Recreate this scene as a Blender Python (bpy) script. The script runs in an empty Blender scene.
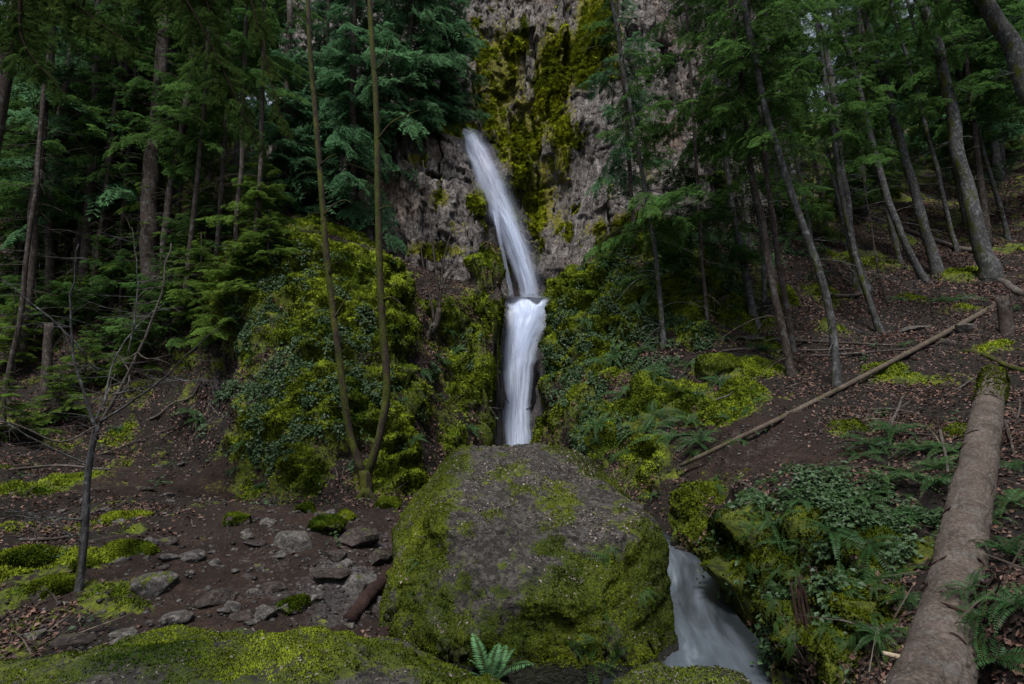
import bpy, math, random
import numpy as np
from mathutils import Vector, Matrix, Quaternion
from mathutils.bvhtree import BVHTree

rng = np.random.default_rng(11)
random.seed(5)
scene = bpy.context.scene
COL = scene.collection
R = math.radians

# ------------------------------------------------------------------ camera
CAM = np.array([0.0, 0.0, 1.7]); PITCH = R(6.0); F = 580.0
def ray(px, py):
    u = (px - 512) / F; v = (342 - py) / F
    d = np.array([u, math.cos(PITCH) - v * math.sin(PITCH), math.sin(PITCH) + v * math.cos(PITCH)])
    return d / d[1]
def at(px, py, Y):
    return CAM + ray(px, py) * Y
cd = bpy.data.cameras.new("camera"); cam = bpy.data.objects.new("camera", cd); COL.objects.link(cam)
cam.location = CAM; cam.rotation_euler = (R(90) + PITCH, 0, 0)
cd.sensor_width = 36; cd.lens = F / 1024 * 36; cd.clip_start = 0.05; cd.clip_end = 500
scene.camera = cam

# ------------------------------------------------------------------ noise
def _hash(ix, iy, iz, s):
    h = (ix.astype(np.int64) * 374761393 + iy.astype(np.int64) * 668265263 + iz.astype(np.int64) * 2147483647 + s * 1274126177) & 0xFFFFFFFF
    h = ((h ^ (h >> 13)) * 1274126177) & 0xFFFFFFFF
    h = ((h ^ (h >> 16)) * 2246822519) & 0xFFFFFFFF
    return ((h ^ (h >> 15)) & 0xFFFF) / 32767.5 - 1.0
def vnoise(p, s=0):
    p = np.asarray(p, float); i = np.floor(p); f = p - i; f = f * f * f * (f * (f * 6 - 15) + 10)
    ix, iy, iz = i[..., 0], i[..., 1], i[..., 2]; fx, fy, fz = f[..., 0], f[..., 1], f[..., 2]
    def L(a, b, t): return a + (b - a) * t
    c = lambda a, b, d: _hash(ix + a, iy + b, iz + d, s)
    return L(L(L(c(0,0,0), c(1,0,0), fx), L(c(0,1,0), c(1,1,0), fx), fy), L(L(c(0,0,1), c(1,0,1), fx), L(c(0,1,1), c(1,1,1), fx), fy), fz)
def fbm(p, o=4, s=0, g=.5):
    p = np.asarray(p, float); a = 1.0; t = 0; n = 0
    for k in range(o):
        t = t + a * vnoise(p, s + k * 17); n += a; a *= g; p = p * 2.03 + 13.7
    return t / n
def sst(a, b, x):
    t = np.clip((x - a) / (b - a), 0, 1); return t * t * (3 - 2 * t)

# ------------------------------------------------------------------ object helpers
def put(o, parent=None):
    COL.objects.link(o)
    if parent is not None: o.parent = parent
    return o
def tag(o, label=None, cat=None, group=None, kind=None):
    if label: o['label'] = label
    if cat: o['category'] = cat
    if group: o['group'] = group
    if kind: o['kind'] = kind
    return o
def empty(name, loc, label, cat, group=None):
    o = bpy.data.objects.new(name, None); o.empty_display_size = .2; COL.objects.link(o); o.location = [float(c) for c in loc]
    return tag(o, label, cat, group)
def mesh(name, V, Fs, mats=(), mi=None, smooth=True, col=None, uv=None):
    """V (n,3); Fs list of int arrays (m,3) or (m,4)"""
    V = np.asarray(V, np.float32)
    me = bpy.data.meshes.new(name)
    Fs = [np.asarray(f, np.int32) for f in Fs if len(f)]
    loops = np.concatenate([f.ravel() for f in Fs]); sizes = np.concatenate([np.full(len(f), f.shape[1], np.int32) for f in Fs])
    me.vertices.add(len(V)); me.vertices.foreach_set("co", V.ravel())
    me.loops.add(len(loops)); me.loops.foreach_set("vertex_index", loops)
    me.polygons.add(len(sizes)); st = np.zeros(len(sizes), np.int32); st[1:] = np.cumsum(sizes)[:-1]
    me.polygons.foreach_set("loop_start", st); me.polygons.foreach_set("loop_total", sizes)
    if smooth: me.polygons.foreach_set("use_smooth", np.ones(len(sizes), bool))
    if mi is not None: me.polygons.foreach_set("material_index", np.asarray(mi, np.int32))
    for m in mats: me.materials.append(m)
    me.update(calc_edges=True)
    if col is not None:
        c = np.ones((len(V), 4), np.float32); c[:, :col.shape[1]] = col
        a = me.color_attributes.new("Col", 'FLOAT_COLOR', 'POINT'); a.data.foreach_set("color", c.ravel())
    if uv is not None:
        l = me.uv_layers.new(name="UVMap"); l.data.foreach_set("uv", np.asarray(uv, np.float32)[loops].ravel())
    return me
def obj(name, me, parent=None, loc=None):
    o = bpy.data.objects.new(name, me); put(o, parent)
    if loc is not None: o.location = [float(c) for c in loc]
    return o
def grid_faces(nu, nv):
    i = np.arange(nu * nv).reshape(nu, nv)
    return np.stack([i[:-1, :-1], i[1:, :-1], i[1:, 1:], i[:-1, 1:]], -1).reshape(-1, 4)
def tris_mesh(name, T, C, mat):
    """T (n,3,3) loose triangles, C (n,3) colour"""
    n = len(T)
    me = mesh(name, T.reshape(-1, 3), [np.arange(n * 3).reshape(n, 3)], [mat], smooth=False, col=np.repeat(C, 3, axis=0))
    if mat is MAT['moss']:
        a = me.attributes.new("soft", 'FLOAT_VECTOR', 'POINT'); a.data.foreach_set("vector", np.repeat(LASTN[0][:n], 3, axis=0).astype(np.float32).ravel())
    return me
class Geo:
    def __init__(s): s.V = []; s.F = []; s.n = 0; s.C = []
    def add(s, V, F, c=None):
        s.V.append(V); s.F.append(np.asarray(F) + s.n); s.n += len(V)
        if c is not None: s.C.append(np.broadcast_to(np.asarray(c, float), (len(V), 3)))
    def mesh(s, name, mats, smooth=True):
        fs3 = [f for f in s.F if f.shape[1] == 3]; fs4 = [f for f in s.F if f.shape[1] == 4]
        fs = ([np.concatenate(fs3)] if fs3 else []) + ([np.concatenate(fs4)] if fs4 else [])
        return mesh(name, np.concatenate(s.V), fs, mats, smooth=smooth, col=np.concatenate(s.C) if s.C else None)
def smooth_path(P, n):
    P = np.asarray(P, float)
    if len(P) == 2: t = np.linspace(0, 1, n)[:, None]; return P[0] + (P[1] - P[0]) * t
    d = np.r_[0, np.cumsum(np.linalg.norm(np.diff(P, axis=0), axis=1))]; d /= d[-1]
    t = np.linspace(0, 1, n); out = np.zeros((n, 3))
    # Catmull-Rom
    Q = np.vstack([2 * P[0] - P[1], P, 2 * P[-1] - P[-2]])
    seg = np.clip(np.searchsorted(d, t, side='right') - 1, 0, len(P) - 2)
    u = ((t - d[seg]) / (d[seg + 1] - d[seg]))[:, None]
    p0, p1, p2, p3 = Q[seg], Q[seg + 1], Q[seg + 2], Q[seg + 3]
    return .5 * (2 * p1 + (p2 - p0) * u + (2 * p0 - 5 * p1 + 4 * p2 - p3) * u ** 2 + (3 * p1 - p0 - 3 * p2 + p3) * u ** 3)
def tube(P, rad, sides=8, rough=0, seed=0, cap=True):
    P = np.asarray(P, float); n = len(P); rad = np.broadcast_to(np.asarray(rad, float), (n,))
    T = np.gradient(P, axis=0); T /= np.linalg.norm(T, axis=1)[:, None] + 1e-9
    ref = np.array([0, 1, 0.0]) if abs(T[n // 2, 1]) < .8 else np.array([1.0, 0, 0])
    A = np.cross(T, ref); A /= np.linalg.norm(A, axis=1)[:, None] + 1e-9; B = np.cross(T, A)
    th = np.linspace(0, 2 * np.pi, sides, endpoint=False)
    V = P[:, None] + rad[:, None, None] * (np.cos(th)[None, :, None] * A[:, None] + np.sin(th)[None, :, None] * B[:, None])
    if rough:
        sc = 1.2 / max(rad.max(), .02)
        nz = fbm(V * np.array([sc, sc, sc * .35]) + seed * 7.1, 3, seed)
        V = P[:, None] + (V - P[:, None]) * (1 + rough * nz)[..., None]
    V = V.reshape(-1, 3)
    i = np.arange(n * sides).reshape(n, sides); j = np.roll(i, -1, axis=1)
    Fq = np.stack([i[:-1], j[:-1], j[1:], i[1:]], -1).reshape(-1, 4)
    if cap:
        V = np.vstack([V, P[-1], P[0]]); c = n * sides
        k = np.arange(sides); e = i[-1]; s0 = i[0]
        cq = np.stack([e, np.roll(e, -1), np.full(sides, c), np.full(sides, c)], -1)
        # triangles as separate quads would be degenerate: return tri array too
        tri = np.concatenate([cq[:, :3], np.stack([np.roll(s0, -1), s0, np.full(sides, c + 1)], -1)])
        return V, Fq, tri
    return V, Fq, None
def add_tube(g, P, rad, sides=8, rough=0, seed=0, cap=True, c=None):
    V, q, t = tube(P, rad, sides, rough, seed, cap); base = g.n
    g.add(V, q, c)
    if t is not None: g.F.append(t + base)

# ------------------------------------------------------------------ materials
class NT:
    def __init__(s, name):
        s.m = bpy.data.materials.new(name); s.m.use_nodes = True; s.t = s.m.node_tree; s.t.nodes.clear()
        s.out = s.t.nodes.new('ShaderNodeOutputMaterial')
    def n(s, typ, props=None, **ins):
        nd = s.t.nodes.new('ShaderNode' + typ)
        for k, v in (props or {}).items(): setattr(nd, k, v)
        for k, v in ins.items():
            k2 = int(k[1:]) if k[0] == 'i' and k[1:].isdigit() else k.replace('_', ' ')
            s.set(nd.inputs[k2], v)
        return nd
    def set(s, sock, v):
        if isinstance(v, bpy.types.NodeSocket): s.t.links.new(v, sock)
        elif isinstance(v, bpy.types.Node): s.t.links.new(v.outputs[0], sock)
        elif isinstance(v, tuple) and len(v) == 3 and sock.type == 'RGBA': sock.default_value = (*v, 1)
        else: sock.default_value = v
    def math(s, op, a, b=0.0, c=0.0, clamp=False):
        return s.n('Math', dict(operation=op, use_clamp=clamp), i0=a, i1=b, i2=c)
    def noise(s, vec, scale, detail=4, rough=.55, dist=0):
        return s.n('TexNoise', Vector=vec, Scale=scale, Detail=detail, Roughness=rough, Distortion=dist)
    def ramp(s, fac, stops, interp='LINEAR'):
        nd = s.n('ValToRGB', Fac=fac); cr = nd.color_ramp; cr.interpolation = interp
        while len(cr.elements) < len(stops): cr.elements.new(.5)
        for e, (p, c) in zip(cr.elements, stops): e.position = p; e.color = (*c, 1)
        return nd
    def mix(s, fac, a, b, blend='MIX'):
        nd = s.n('Mix', dict(data_type='RGBA', blend_type=blend)); s.set(nd.inputs[0], fac); s.set(nd.inputs[6], a); s.set(nd.inputs[7], b)
        return nd.outputs[2]
    def smooth(s, x, a, b):
        return s.n('MapRange', dict(interpolation_type='SMOOTHSTEP'), i0=x, i1=a, i2=b).outputs[0]
    def bump(s, h, strength, dist, normal=None):
        nd = s.n('Bump', Height=h, Strength=strength, Distance=dist)
        if normal is not None: s.set(nd.inputs['Normal'], normal)
        return nd.outputs[0]
    def finish(s, shader): s.t.links.new(shader.outputs[0] if isinstance(shader, bpy.types.Node) else shader, s.out.inputs[0]); return s.m
    def coord(s, out='Object'): return s.n('TexCoord').outputs[out]
    def scaled(s, vec, sc): return s.n('Mapping', Vector=vec, Scale=sc).outputs[0]

def ground_material(name, vert=False):
    t = NT(name); P = t.n('NewGeometry').outputs['Position']
    at_ = t.n('Attribute', dict(attribute_name='Col')); sep = t.n('SeparateColor', Color=at_.outputs['Color'])
    M, L, K = sep.outputs[0], sep.outputs[1], sep.outputs[2]
    nf = t.noise(P, 22, 6, .7); nm = t.noise(P, 3.5, 5, .6); nl = t.noise(P, 1.1, 3)
    big = t.noise(P, 70, 3, .7)
    mfac = t.math('ADD', t.math('MULTIPLY', nf, .55), t.math('MULTIPLY', nm, .5))
    moss = t.ramp(mfac, [(.3, (.004, .008, .002)), (.47, (.022, .036, .004)), (.6, (.075, .092, .007)), (.78, (.17, .19, .014))])
    vor = t.n('TexVoronoi', Vector=t.n('VectorMath', dict(operation='ADD'), i0=P, i1=t.math('MULTIPLY', nf, .06)).outputs[0], Scale=24)
    litc = t.ramp(t.n('SeparateColor', Color=vor.outputs['Color']).outputs[0], [(0, (.004, .003, .0025)), (.45, (.014, .008, .006)), (.75, (.04, .021, .015)), (1, (.10, .062, .046))])
    lit = t.mix(t.smooth(vor.outputs['Distance'], .0, .55), litc, (.006, .005, .004))
    dirt = t.ramp(t.math('ADD', t.math('MULTIPLY', nf, .6), t.math('MULTIPLY', nm, .4)), [(.3, (.003, .002, .0016)), (.5, (.016, .0085, .006)), (.68, (.052, .030, .021))])
    rock = t.ramp(t.math('ADD', t.math('MULTIPLY', nf, .5), t.math('MULTIPLY', nl, .5)), [(.3, (.012, .012, .013)), (.5, (.045, .042, .044)), (.7, (.13, .12, .125))])
    nd = t.math('SUBTRACT', t.math('ADD', t.math('MULTIPLY', nm, .7), t.math('MULTIPLY', nf, .5)), .6)
    def mask(a, g=1.6): return t.smooth(t.math('ADD', a, t.math('MULTIPLY', nd, g)), .38, .62)
    c = t.mix(mask(L), dirt.outputs[0], lit); c = t.mix(mask(K), c, rock.outputs[0]); c = t.mix(mask(M, 2.2), c, moss.outputs[0])
    h = t.math('ADD', t.math('MULTIPLY', nf, .6), t.math('MULTIPLY', big, .35))
    b = t.n('BsdfPrincipled', Base_Color=c, Roughness=.85, Normal=t.bump(h, .9, .05)); b.inputs['Specular IOR Level'].default_value = .25
    return t.finish(b)

def boulder_material(name, stops=None):
    t = NT(name); P = t.n('NewGeometry').outputs['Position']
    at_ = t.n('Attribute', dict(attribute_name='Col')); sep = t.n('SeparateColor', Color=at_.outputs['Color'])
    M, W = sep.outputs[0], sep.outputs[2]
    nf = t.noise(P, 30, 6, .7); nm = t.noise(P, 6, 5, .65); nl = t.noise(P, 1.8, 3)
    v = t.n('TexVoronoi', dict(feature='F1'), Vector=P, Scale=30, Randomness=1.0)
    vb = t.n('TexVoronoi', dict(feature='DISTANCE_TO_EDGE'), Vector=t.n('VectorMath', dict(operation='ADD'), i0=P, i1=t.math('MULTIPLY', nm, .3)).outputs[0], Scale=5)
    s = t.n('SeparateColor', Color=v.outputs['Color']).outputs[0]
    n9 = t.noise(P, 75, 4, .75)
    f = t.math('ADD', t.math('ADD', t.math('ADD', t.math('MULTIPLY', nf, .35), t.math('MULTIPLY', n9, .35)), t.math('MULTIPLY', nm, .14)), t.math('MULTIPLY', s, .16))
    rock = t.ramp(f, stops or [(.32, (.007, .0065, .006)), (.47, (.030, .027, .025)), (.60, (.085, .078, .073)), (.76, (.22, .205, .195))])
    moss = t.ramp(t.math('ADD', t.math('MULTIPLY', nf, .6), t.math('MULTIPLY', nl, .45)), [(.3, (.008, .014, .003)), (.5, (.04, .058, .006)), (.66, (.10, .125, .008)), (.85, (.19, .20, .014))])
    nd = t.math('SUBTRACT', t.math('ADD', t.math('MULTIPLY', nm, .7), t.math('MULTIPLY', nf, .6)), .65)
    k = t.smooth(t.math('ADD', M, t.math('MULTIPLY', nd, 2.2)), .36, .64)
    c = t.mix(k, rock.outputs[0], moss.outputs[0]); c = t.mix(W, c, (.008, .008, .008))
    h = t.math('ADD', t.math('MULTIPLY', nf, .8), t.math('MULTIPLY', t.smooth(vb.outputs['Distance'], 0, .12), .12))
    b = t.n('BsdfPrincipled', Base_Color=c, Roughness=t.math('SUBTRACT', .85, t.math('MULTIPLY', W, .5)), Normal=t.bump(t.math('ADD', h, t.math('MULTIPLY', s, .25)), 1.0, .06)); b.inputs['Specular IOR Level'].default_value = .3
    return t.finish(b)

def cliff_material():
    t = NT('basalt'); P = t.n('NewGeometry').outputs['Position']
    at_ = t.n('Attribute', dict(attribute_name='Col')); sep = t.n('SeparateColor', Color=at_.outputs['Color'])
    M, D, W = sep.outputs[0], sep.outputs[1], sep.outputs[2]
    Pv = t.scaled(P, (1, 1, .35))
    nf = t.noise(P, 9, 7, .72); nm = t.noise(Pv, 1.6, 5, .6); nl = t.noise(P, .5, 2)
    streak = t.noise(t.scaled(P, (5, 5, .5)), 1, 5, .6)
    f = t.math('ADD', t.math('ADD', t.math('MULTIPLY', nf, .45), t.math('MULTIPLY', nm, .3)), t.math('MULTIPLY', streak, .3))
    vw = t.n('VectorMath', dict(operation='ADD'), i0=t.scaled(P, (1, 1, .32)), i1=t.math('MULTIPLY', nm, .35)).outputs[0]
    e1 = t.n('TexVoronoi', dict(feature='DISTANCE_TO_EDGE'), Vector=vw, Scale=2.6).outputs['Distance']; e2 = t.n('TexVoronoi', dict(feature='DISTANCE_TO_EDGE'), Vector=vw, Scale=7.5).outputs['Distance']; ce = t.n('SeparateColor', Color=t.n('TexVoronoi', Vector=vw, Scale=7.5).outputs['Color']).outputs[0]
    crk = t.math('MULTIPLY', t.math('ADD', t.math('MULTIPLY', t.smooth(e1, 0, .07), .5), .5), t.math('ADD', t.math('MULTIPLY', t.smooth(e2, 0, .09), .45), .55))
    f = t.math('ADD', t.math('MULTIPLY', f, .85), t.math('MULTIPLY', ce, .15))
    rock = t.ramp(f, [(.30, (.020, .018, .018)), (.42, (.085, .077, .075)), (.54, (.18, .163, .16)), (.70, (.37, .345, .34))])
    rock = t.mix(t.math('MULTIPLY', t.smooth(nl, .5, .7), .45), rock.outputs[0], t.mix(nf, (.12, .06, .03), (.26, .17, .11)))
    moss = t.ramp(t.math('ADD', t.math('MULTIPLY', nf, .6), t.math('MULTIPLY', nm, .5)), [(.33, (.02, .022, .005)), (.48, (.09, .095, .010)), (.6, (.19, .18, .018)), (.76, (.34, .30, .03))])
    nd = t.math('SUBTRACT', t.math('ADD', t.math('MULTIPLY', streak, .5), t.math('MULTIPLY', nf, .6)), .55)
    k = t.smooth(t.math('ADD', M, t.math('MULTIPLY', nd, 2.6)), .4, .6)
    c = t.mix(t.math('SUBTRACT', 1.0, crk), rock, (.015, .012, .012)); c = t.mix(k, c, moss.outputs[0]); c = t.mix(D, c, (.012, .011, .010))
    b = t.n('BsdfPrincipled', Base_Color=c, Roughness=t.math('SUBTRACT', .85, t.math('MULTIPLY', W, .45)), Normal=t.bump(t.math('ADD', t.math('ADD', nf, t.math('MULTIPLY', crk, .5)), t.math('MULTIPLY', streak, .6)), 1.0, .16)); b.inputs['Specular IOR Level'].default_value = .3
    return t.finish(b)

def bark_material(name, dark, mid, light, mossy=0.0, lichen=0.0, zs=.25, sc=1.0):
    t = NT(name); C = t.coord(); P = t.n('NewGeometry').outputs['Position']
    nv = t.noise(t.scaled(P, (1, 1, zs)), 38 * sc, 6, .7); nm = t.noise(P, 5, 4); nf = t.noise(P, 60, 3)
    c = t.ramp(t.math('ADD', t.math('MULTIPLY', nv, .7), t.math('MULTIPLY', nm, .3)), [(.32, dark), (.5, mid), (.7, light)]).outputs[0]
    if lichen:
        c = t.mix(t.math('MULTIPLY', t.smooth(t.noise(P, 11, 5, .7), .52, .64), lichen), c, (.17, .19, .19))
    if mossy:
        mz = t.n('SeparateXYZ', Vector=t.n('NewGeometry').outputs['Normal']).outputs[0]
        k = t.smooth(t.math('ADD', t.noise(t.scaled(P, (1, 1, .4)), 6, 5, .7), t.math('MULTIPLY', mz, -.10)), .62 - mossy * .3, .78 - mossy * .3)
        mc = t.ramp(t.math('ADD', t.math('MULTIPLY', nf, .5), t.math('MULTIPLY', nm, .5)), [(.3, (.010, .014, .003)), (.5, (.038, .046, .006)), (.7, (.09, .095, .012))])
        c = t.mix(k, c, mc.outputs[0])
    b = t.n('BsdfPrincipled', Base_Color=c, Roughness=.9, Normal=t.bump(nv, .9, .02)); b.inputs['Specular IOR Level'].default_value = .2
    return t.finish(b)

def leaf_material(name, gloss=.0, trans=.3, rough=.5, gain=1.0, soft=False):
    t = NT(name); a = t.n('Attribute', dict(attribute_name='Col')).outputs['Color']
    r = t.n('ObjectInfo').outputs['Random']
    c = t.mix(1.0, a, t.ramp(r, [(0, (.75 * gain, .8 * gain, .8 * gain)), (1, (1.2 * gain, 1.15 * gain, 1.1 * gain))]).outputs[0], 'MULTIPLY')
    d = t.n('BsdfDiffuse', Color=c); tr = t.n('BsdfTranslucent', Color=c)
    if soft: s_ = t.n('Attribute', dict(attribute_name='soft')).outputs['Vector']; t.set(d.inputs['Normal'], s_)
    s = t.n('MixShader', i0=trans, i1=d, i2=tr)
    if gloss:
        s = t.n('MixShader', i0=gloss, i1=s, i2=t.n('BsdfGlossy', Color=(.9, .95, 1.0), Roughness=rough))
    return t.finish(s)

def water_material(name, ufreq, vfreq, dens, edge, tint=(.62, .70, .92), core=.5):
    t = NT(name); uv = t.n('UVMap').outputs[0]; s = t.n('SeparateXYZ', Vector=uv)
    n1 = t.noise(t.scaled(uv, (ufreq, vfreq, 1)), 1, 4, .6); n2 = t.noise(t.scaled(uv, (ufreq * 3.1, vfreq * .8, 1)), 1, 3, .6)
    n = t.math('ADD', t.math('MULTIPLY', n1, .65), t.math('MULTIPLY', n2, .35))
    au = t.math('ABSOLUTE', s.outputs[0])
    e = t.math('SUBTRACT', 1.0, t.smooth(t.math('ADD', au, t.math('MULTIPLY', t.math('SUBTRACT', n, .5), .9)), edge, 1.0))
    a0 = t.n('Attribute', dict(attribute_name='Col')); al = t.n('SeparateColor', Color=a0.outputs['Color'])
    st = t.smooth(n, core - .22, core + .2)
    A = t.math('MULTIPLY', t.math('MULTIPLY', e, al.outputs[0]), t.math('ADD', t.math('MULTIPLY', st, dens), 1 - dens), clamp=True)
    d = t.n('BsdfDiffuse', Color=tint); tl = t.n('BsdfTranslucent', Color=tint); m = t.n('MixShader', i0=.35, i1=d, i2=tl)
    m = t.n('MixShader', i0=.02, i1=m, i2=t.n('BsdfGlossy', Roughness=.35))
    return t.finish(t.n('MixShader', i0=A, i1=t.n('BsdfTransparent'), i2=m))

MAT = {}
MAT['ground'] = ground_material('forest_ground')
MAT['boulder'] = boulder_material('mossy_boulder_stone')
MAT['cliff'] = cliff_material()
MAT['stone'] = boulder_material('broken_stone', [(.32, (.012, .011, .011)), (.47, (.06, .055, .053)), (.60, (.15, .14, .137)), (.76, (.30, .285, .28))])
MAT['dark_stone'] = boulder_material('dark_stone', [(.32, (.008, .006, .006)), (.47, (.030, .024, .022)), (.60, (.075, .06, .055)), (.76, (.14, .12, .115))])
MAT['bark_dark'] = bark_material('bark_dark', (.012, .009, .008), (.04, .031, .027), (.11, .09, .08), lichen=.35)
MAT['bark_grey'] = bark_material('bark_grey', (.014, .013, .014), (.048, .047, .050), (.13, .135, .145), mossy=.25, lichen=.7)
MAT['bark_moss'] = bark_material('bark_moss', (.012, .009, .007), (.028, .020, .016), (.065, .05, .04), mossy=.75)
MAT['bark_red'] = bark_material('bark_red', (.03, .015, .010), (.085, .045, .03), (.15, .10, .08), mossy=.6, lichen=.5)
MAT['bark_log'] = bark_material('bark_log', (.016, .012, .010), (.074, .059, .050), (.17, .143, .125), lichen=.2, zs=1.0, sc=1.5)
MAT['bark_pale'] = bark_material('bark_pale', (.025, .02, .015), (.07, .055, .043), (.15, .125, .10), mossy=.3)
MAT['dead_wood'] = bark_material('dead_wood', (.02, .017, .015), (.065, .056, .05), (.14, .13, .12))
MAT['rotten'] = bark_material('rotten_wood', (.006, .003, .003), (.022, .011, .009), (.05, .028, .023))
MAT['fresh_wood'] = bark_material('fresh_wood', (.2, .15, .10), (.32, .26, .19), (.45, .38, .3))
MAT['needles'] = leaf_material('conifer_needles', 0.0, .42, gain=1.3)
MAT['fern'] = leaf_material('fern_frond', .008, .35, .5, 1.05)
MAT['leafy'] = leaf_material('ground_cover_leaf', .015, .25, .5)
MAT['moss'] = leaf_material('moss_tuft', 0.0, .2, soft=True)
MAT['litter'] = leaf_material('dead_leaf', .02, .1, .6)
MAT['fall'] = water_material('falling_water', 3.0, 1.2, .65, .45)
MAT['veil'] = water_material('water_veil', 2.2, .9, .8, .1, core=.5)
MAT['white'] = water_material('white_water', 5.5, .7, .85, .5, tint=(.66, .76, .97), core=.46)

# ------------------------------------------------------------------ terrain
CP = """80 592 4.5;20 620 4.2;150 640 3.9;250 600 4.6;330 600 4.8;380 590 5.2;300 560 5.4;200 540 5.8;300 520 6.8;400 520 7.0;370 505 8;
230 500 7.5;150 500 7.2;60 510 7;0 520 6.5;190 460 9.5;120 470 9;20 470 9;180 440 11.5;220 432 11.5;150 430 12;
100 380 13;20 380 13;50 320 16;150 340 14;212 340 12.3;200 285 13.8;50 220 22;200 200 24;0 100 35;200 100 36;-100 300 14;-200 420 8;
250 490 8.8;330 498 8.6;400 488 9;250 440 9.3;240 380 10.2;300 440 9.1;300 380 9.7;300 320 10.6;300 270 11.6;290 243 13;240 300 11.8;250 258 13.2;200 240 15.5;160 262 15;360 440 9.2;360 380 9.9;
360 320 10.8;370 270 11.8;340 248 13;400 300 11.5;402 287 12.6;380 266 12.6;400 380 10.4;405 440 9.8;425 308 12.8;225 410 11;
440 300 13.2;430 360 12;430 420 11;430 470 10;470 300 14.5;500 310 15.2;470 380 12.8;495 380 13.8;470 440 12;500 440 13.3;505 460 12.8;
525 303 16.3;517 450 14.8;515 380 15.4;520 325 16.0;
546 312 15.6;541 350 14.3;537 400 13.4;537 440 12.5;570 280 15.5;600 246 15.2;640 229 15.2;600 300 13.5;570 340 13.2;560 400 11.5;560 440 10.7;
620 300 12.3;580 300 13.6;620 350 11.6;620 400 10.6;620 440 9.8;650 480 8.8;666 520 8.0;680 545 7.3;700 240 15.5;700 300 12.8;700 350 11;690 400 9.8;690 450 8.8;692 500 7.8;
740 380 9.8;720 440 8.5;760 420 8.3;740 325 12.5;792 375 10;837 388 9.3;864 287 15;879 331 12.5;923 280 16;935 270 16.5;990 274 15.5;1000 330 11;900 350 11;950 300 14;
1020 240 18;900 220 21;800 250 17;1020 170 27;950 185 26;870 210 22;1000 120 38;1150 250 14;1200 400 7;
800 430 7.8;850 420 7.8;900 420 7.6;980 400 7.5;1020 400 7.2;870 470 6;760 480 6.8;720 500 6.6;697 550 5.7;750 540 5.3;820 520 5;900 520 4.6;980 480 4.8;1020 480 4.6;
706 590 5.0;741 640 4.1;775 680 3.6;820 640 3.6;900 600 3.4;980 600 3;1020 600 2.8;860 680 3;1000 684 2.4;1150 600 2.6"""
pts = []
for s in CP.replace("\n", "").split(";"):
    a, b, c = map(float, s.split()); pts.append(at(a, b, c))
W3 = [(-40,45,28),(-18,45,24),(0,45,26),(18,45,24),(40,45,29),(-45,10,16),(45,10,24),(-40,25,24),(40,25,30),(-10,-10,2),(0,-10,-1),(10,-10,4),(-40,-10,14),(40,-10,18),
      (-3,1,.15),(-1.2,1.8,.1),(0,1,-.3),(.6,2.4,-.3),(1.0,3.0,-.35),(1.3,3.6,-.35),(1.35,4.3,-.33),(1.5,5,-.3),(1.75,6,-.25),(1.85,7,-.2),(1.3,8,-.15),(.7,9.5,-.1),(.3,11,-.05),(.1,13,0.05),(.6,12,0),
      (-.3,13.5,.1),(0,5,-.2),(-.6,5,-.05),(.6,5,-.3),(0,7,-.05),(-1,7,.15),(2.6,1,.5),(4,1,1.4),
      (-3,18.3,5),(0,18.3,4.4),(3.2,18.3,5.5),(-3,22,7),(0,22,6),(3,22,7),(0,17.2,4.4),(.9,17,4.45),(-6,19,8.5),(-8,19,9.0),(6.5,19,8),(-4.5,17.5,6.8),(0,30,18)]
PTS = np.array(pts + [np.array(w, float) for w in W3])
class RBF:
    def __init__(s, X, y, c):
        s.X = np.asarray(X, float); n = len(X); s.c = c
        A = np.zeros((n + 3, n + 3)); A[:n, :n] = s.k(s.X, s.X) + np.eye(n) * -.02
        A[:n, n] = 1; A[:n, n + 1:] = s.X; A[n, :n] = 1; A[n + 1:, :n] = s.X.T
        s.w = np.linalg.solve(A, np.r_[y, 0, 0, 0])
    def k(s, P, Q):
        d = ((P[:, None, :] - Q[None]) ** 2).sum(-1); return -np.sqrt(d + s.c ** 2)
    def __call__(s, P):
        P = np.asarray(P, float).reshape(-1, 2); out = np.zeros(len(P))
        for i in range(0, len(P), 20000):
            q = P[i:i + 20000]; n = len(s.X)
            out[i:i + 20000] = s.k(q, s.X) @ s.w[:n] + s.w[n] + q @ s.w[n + 1:]
        return out
H = RBF(PTS[:, :2], PTS[:, 2], .25)
def hit(px, py, y0=1.5, y1=50):
    Y = np.geomspace(y0, y1, 1200); d = ray(px, py); P = CAM + d[None] * Y[:, None]
    below = P[:, 2] < H(P[:, :2])
    i = np.argmax(below) if below.any() else len(Y) - 1
    return P[i]
def grow(a, b, h, r):
    out = [a]; 
    while out[-1] < b: out.append(out[-1] + h); h *= r
    return np.array(out[1:])
xr = grow(7.5, 60, .09, 1.035); xs = np.r_[-xr[::-1], np.arange(-7.5, 7.501, .05), xr]
ys = np.r_[np.linspace(-12, 1.0, 40)[:-1], np.arange(1.0, 18.001, .05), grow(18, 60, .09, 1.035)]
GX, GY = np.meshgrid(xs, ys, indexing='ij'); GZ = H(np.stack([GX, GY], -1).reshape(-1, 2)).reshape(GX.shape)
SC = np.array([(.15,14.6,.32,.9),(.2,13,.22,1.1),(.3,11,.16,.9),(.7,9.5,.10,.8),(1.3,8.2,.06,.6),(1.78,7.0,.02,.36),(1.66,6.0,-.02,.32),(1.38,5.2,-.06,.36),(1.30,4.4,-.10,.42),(1.20,3.9,-.13,.50),(1.05,3.2,-.17,.60),(.8,2.6,-.2,.6),(.4,1.5,-.25,.7),(0,-1,-.3,.8)])
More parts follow.
